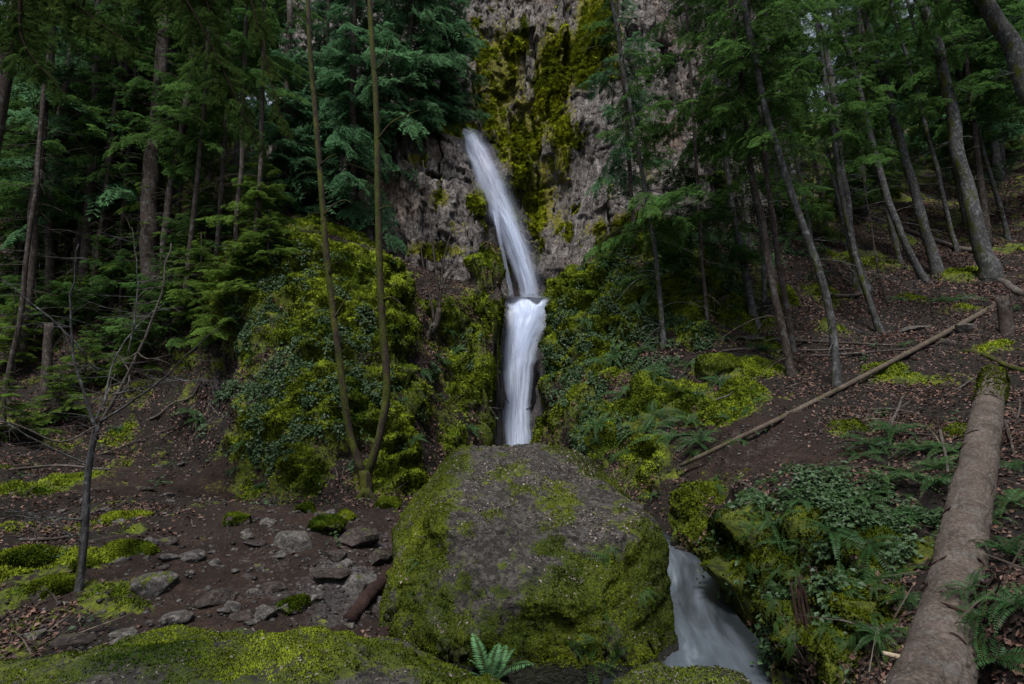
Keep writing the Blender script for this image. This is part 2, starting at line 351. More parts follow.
sc_ = smooth_path(SC[:, :3], 200); sw_ = np.interp(np.linspace(0, 1, 200), np.linspace(0, 1, len(SC)), SC[:, 3])
near_ = (GY > .5) & (GY < 11) & (np.abs(GX) < 4)
q_ = np.stack([GX[near_], GY[near_]], -1); dd_ = np.sqrt(((q_[:, None] - sc_[None, :, :2]) ** 2).sum(-1)); k_ = dd_.argmin(1); dm_ = dd_.min(1)
lim_ = sc_[k_, 2] - .22 + np.clip(dm_ - sw_[k_] * .85, 0, None) * 2.6
GZ[near_] = np.minimum(GZ[near_], lim_)
P = np.stack([GX, GY, GZ], -1)
gx = np.gradient(GZ, xs, axis=0); gy = np.gradient(GZ, ys, axis=1)
Nn = np.stack([-gx, -gy, np.ones_like(gx)], -1); Nn /= np.linalg.norm(Nn, axis=-1, keepdims=True)
steep = np.sqrt(gx ** 2 + gy ** 2)
def blobs(lst, Q):
    o = np.zeros(Q.shape[:-1])
    for px, py, r, w in lst:
        c = hit(px, py); d2 = ((Q - c) ** 2).sum(-1) / r ** 2
        o = np.maximum(o, w * np.exp(-d2 * .8)) if w > 0 else o + w * np.exp(-d2 * .8)
    return o
MOSSB = [(200,258,1.6,.95),(240,280,1.2,1.0),(160,245,1.6,.75),(215,310,.9,.8),(486,262,.5,.8),(488,320,.6,.8),(486,380,.6,.85),(490,430,.5,.8),(556,330,.7,.95),(548,380,.6,.9),(545,430,.6,.9),(580,420,.8,.85),(620,420,.8,.8),(640,460,.6,.9),(600,360,1,.9),(680,400,.7,.8),(680,300,1.2,.8),(720,280,1.4,.75),(310,245,1.6,1.0),(330,232,1.4,.9),(280,245,1.2,.9),(440,320,.9,.6),(455,360,.9,.65),(480,300,.7,.6),(300,270,1.5,1.05),(350,260,1.4,1.1),(290,330,1.4,.8),(350,330,1.4,.95),(380,300,1.2,1.0),(300,400,1.0,.85),(260,430,.9,.8),(330,420,.9,.9),(390,430,.7,1.0),(400,470,.6,1.0),(300,470,.8,.75),(260,470,.7,.7),(410,390,.8,.8),(380,480,.5,1.),(345,300,.9,1.1),
 (410,330,.8,.7),(470,340,.9,.55),(460,400,.9,.5),(450,450,.9,.6),(495,400,.7,.55),
 (590,290,1.4,1.0),(560,330,1,.95),(550,400,.8,.6),(600,340,1.1,.75),(640,300,1.4,.75),(690,260,1.6,.7),(650,400,1,.75),(600,440,.8,.75),(670,500,.6,.95),(650,470,.5,.9),(640,240,1.2,.95),(560,290,1.0,1.0),(560,450,.7,.7),
 (715,370,.45,1.1),(750,370,.6,1.0),(735,400,.5,1.1),(725,415,.5,1.0),(770,350,.5,.8),(700,330,.8,.7),(750,320,.7,.8),
 (700,520,.6,.9),(730,560,.6,.9),(780,590,.6,.85),(760,640,.6,.9),(830,620,.6,.85),(850,570,.6,.7),(880,540,.5,.7),(800,640,.5,.85),(900,560,.4,.75),
 (830,330,.4,.8),(780,300,.6,.85),(960,310,.45,.8),(990,350,.4,.8),(850,430,.35,.7),(960,430,.3,.8),(900,240,.8,.7),(840,260,.7,.7),(1000,250,.8,.7),(900,380,.5,.85),(890,370,.4,.8),(870,260,.8,.7),(960,275,.7,.9),(820,298,.5,.95),(910,300,.3,.8),(1000,150,2,.6),(950,150,2,.5),
 (120,440,.7,.5),(60,440,.7,.4),(130,530,.28,.75),(110,560,.3,.85),(100,600,.22,.6),(15,565,.5,1.0),(15,600,.25,.6),(60,480,.5,.6),(160,260,2.0,.7),(220,270,1.4,.7),(200,310,.9,.6),(230,255,1.2,.8),(120,610,.2,.6),(30,490,.5,.7)]
LITB = [(900,260,4,1),(820,330,2,1),(950,330,2,1),(900,330,2,1),(1000,230,4,1),(900,400,1.5,.9),(870,430,1,.8),(980,440,1.2,1),(950,520,.8,.8),(1010,600,.8,.7),(790,320,1.3,.9),(760,300,1,.6),(680,390,.7,.7),
 (215,420,1.2,.9),(180,330,1.2,.8),(20,320,2.5,1),(60,340,2,.8),(20,650,.8,.7),(30,520,1,.6),(200,330,1,.8),(440,390,.6,.5),(100,500,1,.5)]
ROCKB = [(500,330,.5,.9),(498,380,.6,.8),(505,430,.7,.9),(535,330,.4,.9),(530,420,.5,.9),(522,320,.9,1),(680,545,.45,.9),(696,580,.4,.9),(740,655,.4,.9),(480,300,.6,.6),(600,380,.6,.5),(570,430,.5,.5),(750,450,.8,.42),(360,530,.9,.45),(300,580,.9,.4),(340,590,.8,.6)]
mM = blobs(MOSSB, P); mL = blobs(LITB, P); mK = blobs(ROCKB, P)
far = sst(14, 22, GY); mM = np.maximum(mM, .45 * far); mL = np.maximum(mL, .5 * far)
dirtm = np.clip(blobs([(280,560,1.0,1),(340,580,.8,1),(220,560,.9,1),(300,520,.8,1),(240,600,.6,1),(190,470,1.1,1),(200,440,1.0,.9),(370,530,.6,1),(190,600,.5,.8),(750,450,.7,1),(810,445,.7,1)], P), 0, 1)
mL = np.maximum(mL, .62 * (1 - dirtm)); mM = np.maximum(mM, .26 * (1 - dirtm) * (GX < -1) )
mM = np.clip(mM + .45 * fbm(P * 1.6, 4, 3), 0, 1.2)
mK = np.maximum(mK, .5 * sst(2.5, 5, steep) * (mM < .6))
amp = sst(.35, .8, mM)
shelf = fbm(P * np.array([1.5, 1.5, 3.4]), 3, 21); lump = fbm(P * 5.5, 3, 31); fine = fbm(P * 17, 2, 41)
nearf = 1 - .75 * sst(.9, 3.0, 3.2 - GY + 0 * GX)
D = amp * (.34 * (1 - np.abs(shelf) * 2.4) * np.clip(steep, .15, 1.0) + .11 * lump + .03 * fine) + (1 - amp) * (.13 * fbm(P * 2.0, 4, 51) * np.clip(.6 + steep, 0, 1.6) + .05 * np.abs(fbm(P * 6.0, 3, 52)) + .02 * fine)
blk = vnoise(np.floor(P * np.array([1.6, 1.6, 2.2]) + .6 * vnoise(P * 1.1, 7)[..., None]), 61)
D += mK * (1 - amp) * np.clip(steep - .3, 0, 1.2) * (.2 * blk + .12 * vnoise(np.floor(P * np.array([3.6, 3.6, 4.2]) + .8 * vnoise(P * 2.1, 8)[..., None]), 62))
FP = np.array([at(*q) for q in [(526,300,16.2),(524,332,15.8),(518,360,15.5),(517,405,15.2),(516,460,14.8)]]); FP = smooth_path(FP, 60)
box_ = (GY > 12.5) & (GY < 17.2) & (np.abs(GX) < 2.2)
fd = np.full(GX.shape, 9.0); qq = P[box_]; fd[box_] = np.sqrt(((qq[:, None, [0, 2]] - FP[None][..., [0, 2]]) ** 2).sum(-1)).min(1)
cor = sst(.72, .36, fd); D = D * (1 - .85 * cor) - .26 * cor + sst(.22, .34, fd) * cor * (.16 * vnoise(np.floor(P * np.array([3.2, 3.2, 2.6]) + .9 * vnoise(P * 2.1, 8)[..., None]), 66) + .10 * fbm(P * 5, 3, 67))
mM = mM * (1 - .75 * sst(.55, .3, fd)); mK = np.maximum(mK, cor); mL = mL * (1 - cor)
onfar = 1 + 1.5 * sst(16, 30, GY); D *= onfar
TV = P + Nn * D[..., None]
NU, NV = GX.shape
tcol = np.stack([mM, mL, mK], -1).reshape(-1, 3)
gq = grid_faces(NU, NV)
ground = obj('ground', mesh('ground', TV.reshape(-1, 3), [gq], [MAT['ground']], col=tcol)); tag(ground, kind='structure')
sel = (GY.ravel()[gq[:, 0]] < 30) & (GY.ravel()[gq[:, 0]] > -1) & (np.abs(GX.ravel()[gq[:, 0]]) < 25)
TVf = TV.reshape(-1, 3)
bvh = BVHTree.FromPolygons([tuple(v) for v in TVf.tolist()], gq[sel].tolist())
def surf(px, py):
    d = Vector(ray(px, py)); r = bvh.ray_cast(Vector(CAM), d.normalized())
    if r[0] is None: return hit(px, py), np.array([0, 0, 1.0])
    return np.array(r[0]), np.array(r[1] if r[1].z > -.2 else -r[1])
def down(x, y):
    r = bvh.ray_cast(Vector((x, y, 80)), Vector((0, 0, -1)))
    return r[0].z if r[0] is not None else float(H([[x, y]])[0])

# ------------------------------------------------------------------ cliff
KC = """395 135 18;430 140 17.6;455 140 17.9;400 200 17.2;440 200 17;475 200 17.4;400 265 16.9;450 265 16.7;490 265 16.9;498 290 16.7;400 105 20;440 105 20;
500 130 20;520 200 19.8;510 60 20.6;480 60 20.5;470 105 20;535 250 19;530 290 18.4;505 180 19;515 230 18.4;490 160 19.0;
560 60 20.0;598 40 18.7;562 200 19.4;580 120 18.6;620 120 18.3;600 200 17.8;575 250 18;600 265 17;640 240 16.8;640 100 18.4;700 100 18.5;700 200 17.5;555 290 17.5;
300 100 21;300 200 19;300 0 24;512 0 21.2;580 0 20.2;620 0 19.2;740 0 21;740 200 18.5;545 120 20.2;360 200 18;360 110 20.5"""
cp = np.array([at(*map(float, s.split())) for s in KC.replace("\n", "").split(";")])
ex = [(x, y, z) for x, y, z in [(-10, 27, 24), (-4, 24.5, 24), (0, 23.5, 24), (4, 22, 24), (10, 26, 24), (-10, 21, 2.5), (0, 18.2, 2.5), (-3, 16.9, 2.5), (3, 17, 2.5), (10, 21, 2.5), (-11, 24, 12), (11, 24, 12)]]
cp = np.vstack([cp, ex])
YC = RBF(cp[:, [0, 2]], cp[:, 1], .3)
cx = np.arange(-10, 10.001, .05); cz = np.arange(2.5, 23, .05)
CX, CZ = np.meshgrid(cx, cz, indexing='ij'); CY = YC(np.stack([CX, CZ], -1).reshape(-1, 2)).reshape(CX.shape)
Pc = np.stack([CX, CY, CZ], -1)
wx = CX + .35 * fbm(Pc * .5, 3, 5) + .10 * fbm(Pc * 2.2, 2, 6)
def columns(w, hgt, s, a):
    k = np.floor(wx / w + s * .37); fr = wx / w + s * .37 - k
    zz = CZ / hgt + _hash(k, k * 0, k * 0, s) * 3 + .25 * fbm(Pc * 1.4, 2, s) + (fr - .5) * .35 * _hash(k, k * 0 + 3, k * 0, s); kz = np.floor(zz)
    off = _hash(k, kz, k * 0 + 1, s) * a + _hash(k, k * 0 + 9, k * 0, s) * a * .8
    edge = np.minimum(fr, 1 - fr) * 2; ez = np.minimum(zz - kz, 1 - (zz - kz)) * 2
    off = off + a * .5 * (1 - sst(0, .12, edge)) + a * .3 * (1 - sst(0, .08, ez)) + a * 1.2 * (zz - kz - .5) * _hash(k, kz, k * 0 + 7, s)
    return off + a * 1.6 * (fr - .5) * _hash(k, kz, k * 0 + 2, s)
mossy_c = np.exp(-(((CX + .6) / 1.7) ** 2)) * sst(8, 11, CZ)
CD = columns(1.05, 2.8, 3, .26) + columns(.45, 1.2, 8, .12) + columns(.19, .5, 11, .05) + .14 * fbm(Pc * np.array([1.5, 1.5, .9]), 4, 12) + .10 * np.abs(fbm(Pc * np.array([5, 5, 3]), 3, 14)) + .05 * fbm(Pc * 12, 2, 18)
CD -= mossy_c * (.16 * fbm(Pc * np.array([1.8, 1, 1.3]), 3, 15) + .10 * np.abs(fbm(Pc * 3.5, 3, 16)))
Pc[..., 1] += CD
def cblob(px, py, rx, rz):
    y0 = 18.5; c = at(px, py, y0); return np.exp(-((CX - c[0]) / rx) ** 2 - ((CZ - c[2]) / rz) ** 2)
cm = np.zeros_like(CX)
for px, py, rx, rz, w in [(500,40,1.2,3,.78),(520,120,1.0,2.6,.85),(555,60,.8,3,.9),(545,180,.7,1.8,.72),(490,90,.8,1.6,.8),(600,15,.8,2.2,1.15),(575,35,.5,1.6,1.05),(612,70,.35,.35,1.),(565,130,.35,2,.85),(605,195,.4,.6,.55),(560,215,.5,.9,.6),(420,170,.5,.5,.55),
        (455,130,.8,.5,.95),(410,130,.9,.45,.95),(480,210,.35,1.0,.65),(445,215,.4,.5,.6),(630,235,.9,.5,.95),(590,240,.5,.5,.6),(500,270,.4,.6,.6),(640,180,.3,.8,.5),(460,240,.5,.4,.5),(535,240,.3,1,.5),(440,262,1.2,.3,.8)]:
    cm = np.maximum(cm, w * cblob(px, py, rx, rz))
cm = np.clip(cm + .10 * fbm(Pc * 1.2, 2, 77), 0, 1.2)
wet = np.clip(cblob(505, 250, .45, 1.8) + cblob(500, 200, .3, 1.2) + cblob(548, 290, .5, .8) + cblob(525, 180, .25, 2), 0, 1)
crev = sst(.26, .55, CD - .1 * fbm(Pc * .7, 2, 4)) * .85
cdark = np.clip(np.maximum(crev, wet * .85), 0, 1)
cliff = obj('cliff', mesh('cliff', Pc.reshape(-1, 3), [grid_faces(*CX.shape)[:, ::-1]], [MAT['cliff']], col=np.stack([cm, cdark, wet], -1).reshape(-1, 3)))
tag(cliff, kind='structure')
CLT = dict(P=Pc.reshape(-1, 3), q=grid_faces(*CX.shape)[:, ::-1], m=cm.ravel())

# ------------------------------------------------------------------ scatter helpers
def quad_src(V, q, w):
    a, b, c, d = (V[q[:, k]] for k in range(4)); n = np.cross(c - a, d - b); A = np.linalg.norm(n, axis=1)
    return dict(a=a, b=b, c=c, d=d, n=n / (A[:, None] + 1e-12), w=A * .5 * w)
def sample(S, n):
    p = S['w'] / S['w'].sum(); i = np.searchsorted(np.cumsum(p), rng.random(n)); i = np.clip(i, 0, len(p) - 1)
    u, v = rng.random((n, 1)), rng.random((n, 1))
    P = (S['a'][i] * (1 - u) + S['b'][i] * u) * (1 - v) + (S['d'][i] * (1 - u) + S['c'][i] * u) * v
    return P, S['n'][i], i
def unit(v): return v / (np.linalg.norm(v, axis=-1, keepdims=True) + 1e-9)
LASTN = [None]
def tufts(P, N, size, k, cols, spread=.9):
    """k small upright blades per point -> triangles"""
    n = len(P); out = np.zeros((n, k, 3, 3)); cc = np.zeros((n, k, 3))
    for j in range(k):
        lat = rng.normal(size=(n, 3)); lat = unit(lat - (lat * N).sum(1, keepdims=True) * N)
        s = size * (0.6 + .8 * rng.random((n, 1))); b = P + lat * s * .5 * rng.random((n, 1))
        side = np.cross(N, lat); wv = s * .33
        out[:, j, 0] = b - side * wv; out[:, j, 1] = b + side * wv
        out[:, j, 2] = b + N * s * (.5 + .5 * rng.random((n, 1))) + lat * s * spread * rng.random((n, 1))
        cc[:, j] = cols * (.72 + .56 * rng.random((n, 1)))
    LASTN[0] = np.repeat(unit(N + .45 * rng.normal(size=(n, 3))), k, axis=0)
    return out.reshape(-1, 3, 3), cc.reshape(-1, 3)
def leaves(P, N, L, Wd, cols, flat=.5):
    """folded diamond leaf per point -> 2 tris"""
    n = len(P); d = rng.normal(size=(n, 3)); t = unit(d - (d * N).sum(1, keepdims=True) * N * flat)
    up = unit(N + .5 * rng.normal(size=(n, 3))); s = unit(np.cross(t, up)); up = np.cross(s, t)
    L = np.asarray(L).reshape(-1, 1) if np.ndim(L) else L; Wd = np.asarray(Wd).reshape(-1, 1) if np.ndim(Wd) else Wd
    a = P; b = P + t * L - up * L * .15; l = P + t * L * .45 + s * Wd + up * Wd * .35; r = P + t * L * .45 - s * Wd + up * Wd * .35
    T = np.stack([np.stack([a, b, l], 1), np.stack([b, a, r], 1)], 1).reshape(-1, 3, 3)
    return T, np.repeat(cols, 2, axis=0)
def mosscol(P, sc=2.0, seed=3):
    n = np.clip(.5 + .75 * fbm(P * sc, 3, seed), 0, 1)[:, None]; m = np.clip(.5 + .8 * fbm(P * 9, 2, seed + 5), 0, 1)[:, None]
    fx = 1 - .5 * sst(.8, 1.4, P[:, :1]) * sst(8.8, 7.2, P[:, 1:2]) - .12 * sst(.25, .8, P[:, :1]) * sst(8.5, 9.5, P[:, 1:2]) * sst(17, 15, P[:, 1:2])  # shade of overhead trees painted into the near right bank's moss colour
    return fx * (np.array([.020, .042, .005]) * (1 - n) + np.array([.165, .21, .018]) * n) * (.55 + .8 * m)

mT = TVf; gs = gq[sel]
mqM = mM.ravel()[gs[:, 0]]; mqL = mL.ravel()[gs[:, 0]]; qy = GY.ravel()[gs[:, 0]]; qx = GX.ravel()[gs[:, 0]]; qs = steep.ravel()[gs[:, 0]]
vis = (np.abs(qx) < qy * .95 + .6) & (qy > 1.2)
br = fbm(mT[gs[:, 0]] * 2.1, 3, 90)
# moss tufts on the ground
w = vis * sst(.45, .8, mqM + .4 * br) * (1 / np.clip(qy, 3, 30)) ** 1.3 * (qy < 17)
Pm, Nm, _ = sample(quad_src(mT, gs, w), 260000)
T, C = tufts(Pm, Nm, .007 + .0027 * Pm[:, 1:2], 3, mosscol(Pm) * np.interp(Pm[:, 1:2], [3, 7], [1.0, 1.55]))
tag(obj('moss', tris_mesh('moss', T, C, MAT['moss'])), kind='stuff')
# dead leaves
w = vis * sst(.35, .7, mqL + .3 * br) * (mqM < .55) * (1 / np.clip(qy, 3, 30)) ** .9 * (qy < 26) * (.22 + sst(-.25, .4, fbm(mT[gs[:, 0]] * 1.5, 4, 99)))
Pm, Nm, _ = sample(quad_src(mT, gs, w), 190000)
k = rng.random((len(Pm), 1)); base = np.array([.02, .012, .010]) * (1 - k) + np.array([.18, .10, .078]) * k ** 2
T, C = leaves(Pm + Nm * .01, Nm, .012 + .003 * Pm[:, 1] + .022 * rng.random(len(Pm)), .006 + .0012 * Pm[:, 1] + .009 * rng.random(len(Pm)), base, .8)
tag(obj('fallen_leaves', tris_mesh('fallen_leaves', T, C, MAT['litter'])), kind='stuff')
# twigs and bits of dead branch on the forest floor
Pm, Nm, _ = sample(quad_src(mT, gs, w), 11000); n = len(Pm); tl = (.05 + .45 * rng.random(n) ** 2)[:, None]; dv = rng.normal(size=(n, 3)); dv = unit(dv - (dv * Nm).sum(1, keepdims=True) * Nm * .95); sv = unit(np.cross(dv, Nm)) * (.003 + .004 * rng.random((n, 1)))
bt = Pm + Nm * .012; mid = bt + dv * tl * .5 + Nm * .01 + sv * 2; e_ = bt + dv * tl + Nm * .02 * rng.random((n, 1)); up_ = Nm * .006
T = np.concatenate([np.stack(x, 1) for x in [(bt - sv, bt + sv, mid + sv), (bt - sv, mid + sv, mid - sv), (mid - sv, mid + sv, e_), (bt, bt + up_, mid + up_), (mid, mid + up_, e_)]]); k = rng.random((n, 1)); kc = np.array([.02, .015, .012]) * (1 - k) + np.array([.13, .11, .09]) * k ** 2
tag(obj('twigs', tris_mesh('twigs', T, np.tile(kc, (5, 1)), MAT['litter'])), kind='stuff')
# moss hanging on the cliff
cq = CLT['q']; cw = sst(.5, .9, CLT['m'][cq[:, 0]] + .9 * fbm(CLT['P'][cq[:, 0]] * np.array([2.2, 2.2, 1.0]), 3, 33)) * (CLT['P'][cq[:, 0], 2] > 4.5) * (np.abs(CLT['P'][cq[:, 0], 0]) < 6)
Pm, Nm, _ = sample(quad_src(CLT['P'], cq, cw), 70000); Nm = np.where(Nm[:, 1:2] > 0, -Nm, Nm)
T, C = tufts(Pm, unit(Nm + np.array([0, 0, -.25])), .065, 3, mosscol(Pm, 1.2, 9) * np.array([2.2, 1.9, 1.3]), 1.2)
tag(obj('cliff_moss', tris_mesh('cliff_moss', T, C, MAT['moss'])), kind='stuff')
# small leafy ground cover
gc = blobs([(270,300,1.2,1),(300,290,1.0,.9),(260,340,1,1),(330,340,.9,.8),(290,380,1,1),(330,400,.8,.9),(260,420,.8,1),(300,440,.8,.8),(370,400,.6,.8),(230,400,.6,.6),(345,450,.6,.6),(400,420,.5,.6),
  (570,330,.8,.9),(560,370,.8,.9),(580,420,.8,.9),(600,400,.9,.9),(610,350,1,.9),(640,270,1.2,1),(680,250,1.4,1),(720,240,1.4,1),(620,290,1,.9),(600,330,.9,.9),(650,330,.9,1),(580,380,.7,.7),(640,380,.8,.9),(690,340,.8,.9),(670,420,.6,.7),(620,430,.6,.6),(740,300,.9,.7),(790,250,1.5,.8),
  (820,520,.6,1),(860,540,.6,1),(740,540,.4,.8),(790,620,.4,.6),(880,500,.5,.8),(430,380,.5,.5),(460,340,.6,.5),(450,420,.5,.5),(480,420,.5,.4)], mT[gs[:, 0]])
w = vis * sst(.55, .95, gc * .8 + .9 * fbm(mT[gs[:, 0]] * 3.3, 2, 95)) * (1 / np.clip(qy, 3, 30)) ** 1.5
Pm, Nm, _ = sample(quad_src(mT, gs, w), 17000)
T0, C0 = [], []
for j in range(2):
    k = rng.random((len(Pm), 1)); bc = np.array([.018, .040, .014]) * (1 - k) + np.array([.055, .10, .045]) * k
    off = Pm + Nm * (.03 + .07 * rng.random((len(Pm), 1))) + rng.normal(size=Pm.shape) * .02
    up = unit(Nm + np.array([0, -.2, .8]))
    T, C = leaves(off, up, (.035 + .04 * rng.random(len(Pm))) * (.55 + .05 * Pm[:, 1]), (.012 + .013 * rng.random(len(Pm))) * (.6 + .05 * Pm[:, 1]), bc, .9); T0.append(T); C0.append(C)
tag(obj('undergrowth', tris_mesh('undergrowth', np.concatenate(T0), np.concatenate(C0), MAT['leafy'])), kind='stuff')
# gravel on the bare dirt and the scree
def stone_unit(seed, sub=2):
    import bmesh
    bm = bmesh.new(); bmesh.ops.create_icosphere(bm, subdivisions=sub, radius=1)
    V = np.array([v.co[:] for v in bm.verts]); Fc = np.array([[v.index for v in f.verts] for f in bm.faces]); bm.free()
    r = np.random.default_rng(seed)
    for _ in range(9):                                     # planar cuts give angular stones
        n = unit(r.normal(size=3)); d = .62 + .3 * r.random(); e = V @ n - d; V = V - np.clip(e, 0, None)[:, None] * n
    V = V + .06 * fbm(V * 2.3 + seed, 3, seed)[:, None] * V
    return V * np.array([1, .6 + .4 * r.random(), .45 + .35 * r.random()]), Fc
gd = blobs([(280,560,1.0,1),(340,580,.8,1),(220,560,1,.9),(300,530,.9,.9),(240,600,.6,1),(190,500,1,.5),(370,540,.7,1),(180,610,.5,.8),(130,640,.4,.7),(60,600,.5,.5),(200,450,1,.35),(740,450,.8,.8),(800,445,.8,.7),(900,340,1.5,.25)], mT[gs[:, 0]])
w = vis * np.clip(gd, 0, 1) * (mqM < .8)
Pm, Nm, _ = sample(quad_src(mT, gs, w), 5200)
us = [stone_unit(s, 1) for s in range(6)]; g = Geo()
for i in range(len(Pm)):
    V, Fc = us[i % 6]; a = rng.random() * 6.28; ca, sa = math.cos(a), math.sin(a); s = .008 + .028 * rng.random() ** 3
    v = V @ np.array([[ca, sa, 0], [-sa, ca, 0], [0, 0, 1.0]]) * s + Pm[i]; k = rng.random()
    g.add(v, Fc, np.array([.018, .014, .012]) * (1 - k) + np.array([.11, .10, .095]) * k ** 3)
tag(obj('gravel', g.mesh('gravel', [MAT['litter']], smooth=False)), kind='stuff')

# ------------------------------------------------------------------ stones and boulders
def tri_src(V, Fc, w):
    q = np.c_[Fc, Fc[:, 2]]; a, b, c = V[Fc[:, 0]], V[Fc[:, 1]], V[Fc[:, 2]]; n = np.cross(b - a, c - a); A = np.linalg.norm(n, axis=1)
    return dict(a=a, b=b, c=c, n=n / (A[:, None] + 1e-12), w=A * .5 * w)
def sample_t(S, n):
    p = S['w'] / S['w'].sum(); i = np.clip(np.searchsorted(np.cumsum(p), rng.random(n)), 0, len(p) - 1)
    u = np.sqrt(rng.random((n, 1))); v = rng.random((n, 1)); return S['a'][i] * (1 - u) + S['b'][i] * u * (1 - v) + S['c'][i] * u * v, S['n'][i], i

def rock(name, loc, dims, seed, label, group=None, moss=.4, sub=6, tone=1.0, rz=0.0, squash=.8, rough=.045, cat='rock', mat=None):
    import bmesh
    bm = bmesh.new(); bmesh.ops.create_icosphere(bm, subdivisions=sub, radius=1)
    V = np.array([v.co[:] for v in bm.verts]); Fc = np.array([[v.index for v in f.verts] for f in bm.faces]); bm.free()
    r = np.random.default_rng(seed); V = np.sign(V) * np.abs(V) ** squash
    for _ in range(13):
        n = unit(r.normal(size=3)); d = .55 + .30 * r.random(); e = V @ n - d; V = V - np.clip(e, 0, None)[:, None] * n * .9
    d = np.array(dims)
    Q = V * d; sc = 1 / d.max()
    Q = Q + unit(V) * d.max() * (rough * fbm(Q * sc * 1.6 + seed * 3.1, 4, seed) + rough * .4 * fbm(Q * sc * 6 + seed, 3, seed + 9))[:, None]
    ca, sa = math.cos(rz), math.sin(rz); Q = Q @ np.array([[ca, sa, 0], [-sa, ca, 0], [0, 0, 1.0]])
    m = np.clip(moss + .5 * fbm(Q * 3 * sc + seed, 3, seed) + .35 * unit(Q / d)[:, 2] - .2, 0, 1.2)
    o = obj(name, mesh(name, Q, [Fc], [mat or MAT['dark_stone' if any(q in label for q in ('dark', 'brown')) else 'stone']], smooth=True, col=np.stack([m, m * 0, m * 0], -1)), loc=loc)
    if moss >= .5 and cat == 'rock':
        Pt, Nt, _ = sample_t(tri_src(Q, Fc, sst(.4, .8, m[Fc[:, 0]]) * (Q[Fc[:, 0], 2] > -.3 * d[2])), 2500)
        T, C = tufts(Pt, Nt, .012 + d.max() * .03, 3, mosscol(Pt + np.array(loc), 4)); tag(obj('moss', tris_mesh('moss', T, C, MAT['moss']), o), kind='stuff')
    tag(o, label, cat, group); return o, Q, Fc

def big_boulder(name, center, dims, seed, label, mossf, subd=7, shape=None, ntuft=30000, tsize=.016, squash=.8):
    import bmesh
    bm = bmesh.new(); bmesh.ops.create_icosphere(bm, subdivisions=subd, radius=1)
    V = np.array([v.co[:] for v in bm.verts]); Fc = np.array([[v.index for v in f.verts] for f in bm.faces]); bm.free()
    V = np.sign(V) * np.abs(V) ** squash; d = np.array(dims); Q = V * d
    if shape: Q = shape(Q, V)
    n0 = unit(V)
    Q = Q + n0 * (.07 * fbm(Q * 1.7 + seed, 3, seed) + .045 * fbm(Q * 5 + seed, 4, seed + 1) + .018 * fbm(Q * 16, 3, seed + 2))[:, None]
    blk = vnoise(np.floor(Q * 5 + 1.2 * fbm(Q * 2.2, 2, 8)[:, None]), 4); Q = Q + n0 * (.018 * blk)[:, None]
    a, b, c = Q[Fc[:, 0]], Q[Fc[:, 1]], Q[Fc[:, 2]]; fn = unit(np.cross(b - a, c - a)); vn = np.zeros_like(Q)
    for k in range(3): np.add.at(vn, Fc[:, k], fn)
    vn = unit(vn); wp = Q + np.array(center); m = mossf(wp, vn); wetm = sst(.14, -.02, wp[:, 2]) * .9 if name == 'boulder' and center[1] > 4 else m * 0
    o = obj(name, mesh(name, Q, [Fc], [MAT['boulder']], col=np.stack([m, m * 0, wetm], -1)), loc=center); tag(o, label, 'boulder')
    w = sst(.45, .8, m[Fc[:, 0]] + .35 * fbm(wp[Fc[:, 0]] * 4, 3, 5)) * (wp[Fc[:, 0], 2] > -.05)
    Pt, Nt, _ = sample_t(tri_src(Q, Fc, w), ntuft)
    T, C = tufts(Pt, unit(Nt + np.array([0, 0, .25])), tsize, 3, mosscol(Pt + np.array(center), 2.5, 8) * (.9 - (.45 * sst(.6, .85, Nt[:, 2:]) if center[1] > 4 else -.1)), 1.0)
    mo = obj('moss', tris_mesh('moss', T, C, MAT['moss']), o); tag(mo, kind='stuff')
    dw = sst(.45, .75, vn[Fc[:, 0], 2]) * (.15 + sst(-.2, .35, fbm(wp[Fc[:, 0]] * 4.5, 3, 57))); Pd, Nd, _ = sample_t(tri_src(Q, Fc, dw), 9000 if center[1] > 4 else 3000); k = rng.random((len(Pd), 1))
    T, C = leaves(Pd + Nd * .004, Nd, (.006 + .022 * rng.random(len(Pd)) ** 2) * (1 if center[1] > 4 else .6), (.004 + .009 * rng.random(len(Pd)) ** 2) * (1 if center[1] > 4 else .6), np.array([.02, .017, .014]) * (1 - k) + np.array([.19, .165, .145]) * k ** 2.2, .9); de = obj('debris', tris_mesh('debris', T, C, MAT['litter']), o); tag(de, kind='stuff')
    bv = BVHTree.FromPolygons([tuple(v) for v in wp.tolist()], Fc.tolist())
    return o, bv

BC = (.155, 5.25, .15)
def bshape(Q, V):
    x, y, z = Q[:, 0].copy(), Q[:, 1].copy(), Q[:, 2].copy()
    z = z + .10 * x * (z > 0) * 0 + np.where(z > 0, -.18 * np.clip(-y - .1, 0, 2), 0)     # top slopes towards the stream
    zz = np.clip(-V[:, 2], 0, .97); kk = np.where(V[:, 2] < 0, np.minimum((1 - zz ** 2) ** -.42, 2.2), 1); x = x * kk; y = y * np.where(V[:, 2] < 0, kk, 1)
    up = np.clip(V[:, 2], 0, 1); Q = np.stack([x, y, z], -1)
    wob = .05 * fbm(Q * 1.3 + 5, 2, 44)
    for n, d in [((.03, -.38, .92), .82), ((-.80, -.15, .58), 1.13), ((-1, 0, 0), 1.11), ((.626, 0, .78), 1.09), ((1, 0, .1), 1.05), ((0, -.75, .66), .98), ((.62, -.70, .35), 1.16), ((-.6, -.75, .28), 1.12), ((0, -1, 0), 1.15)]:
        n = np.array(n) / np.linalg.norm(n); e = np.clip(Q @ n - d + wob, 0, None); Q = Q - (e * .93)[:, None] * n
    return Q
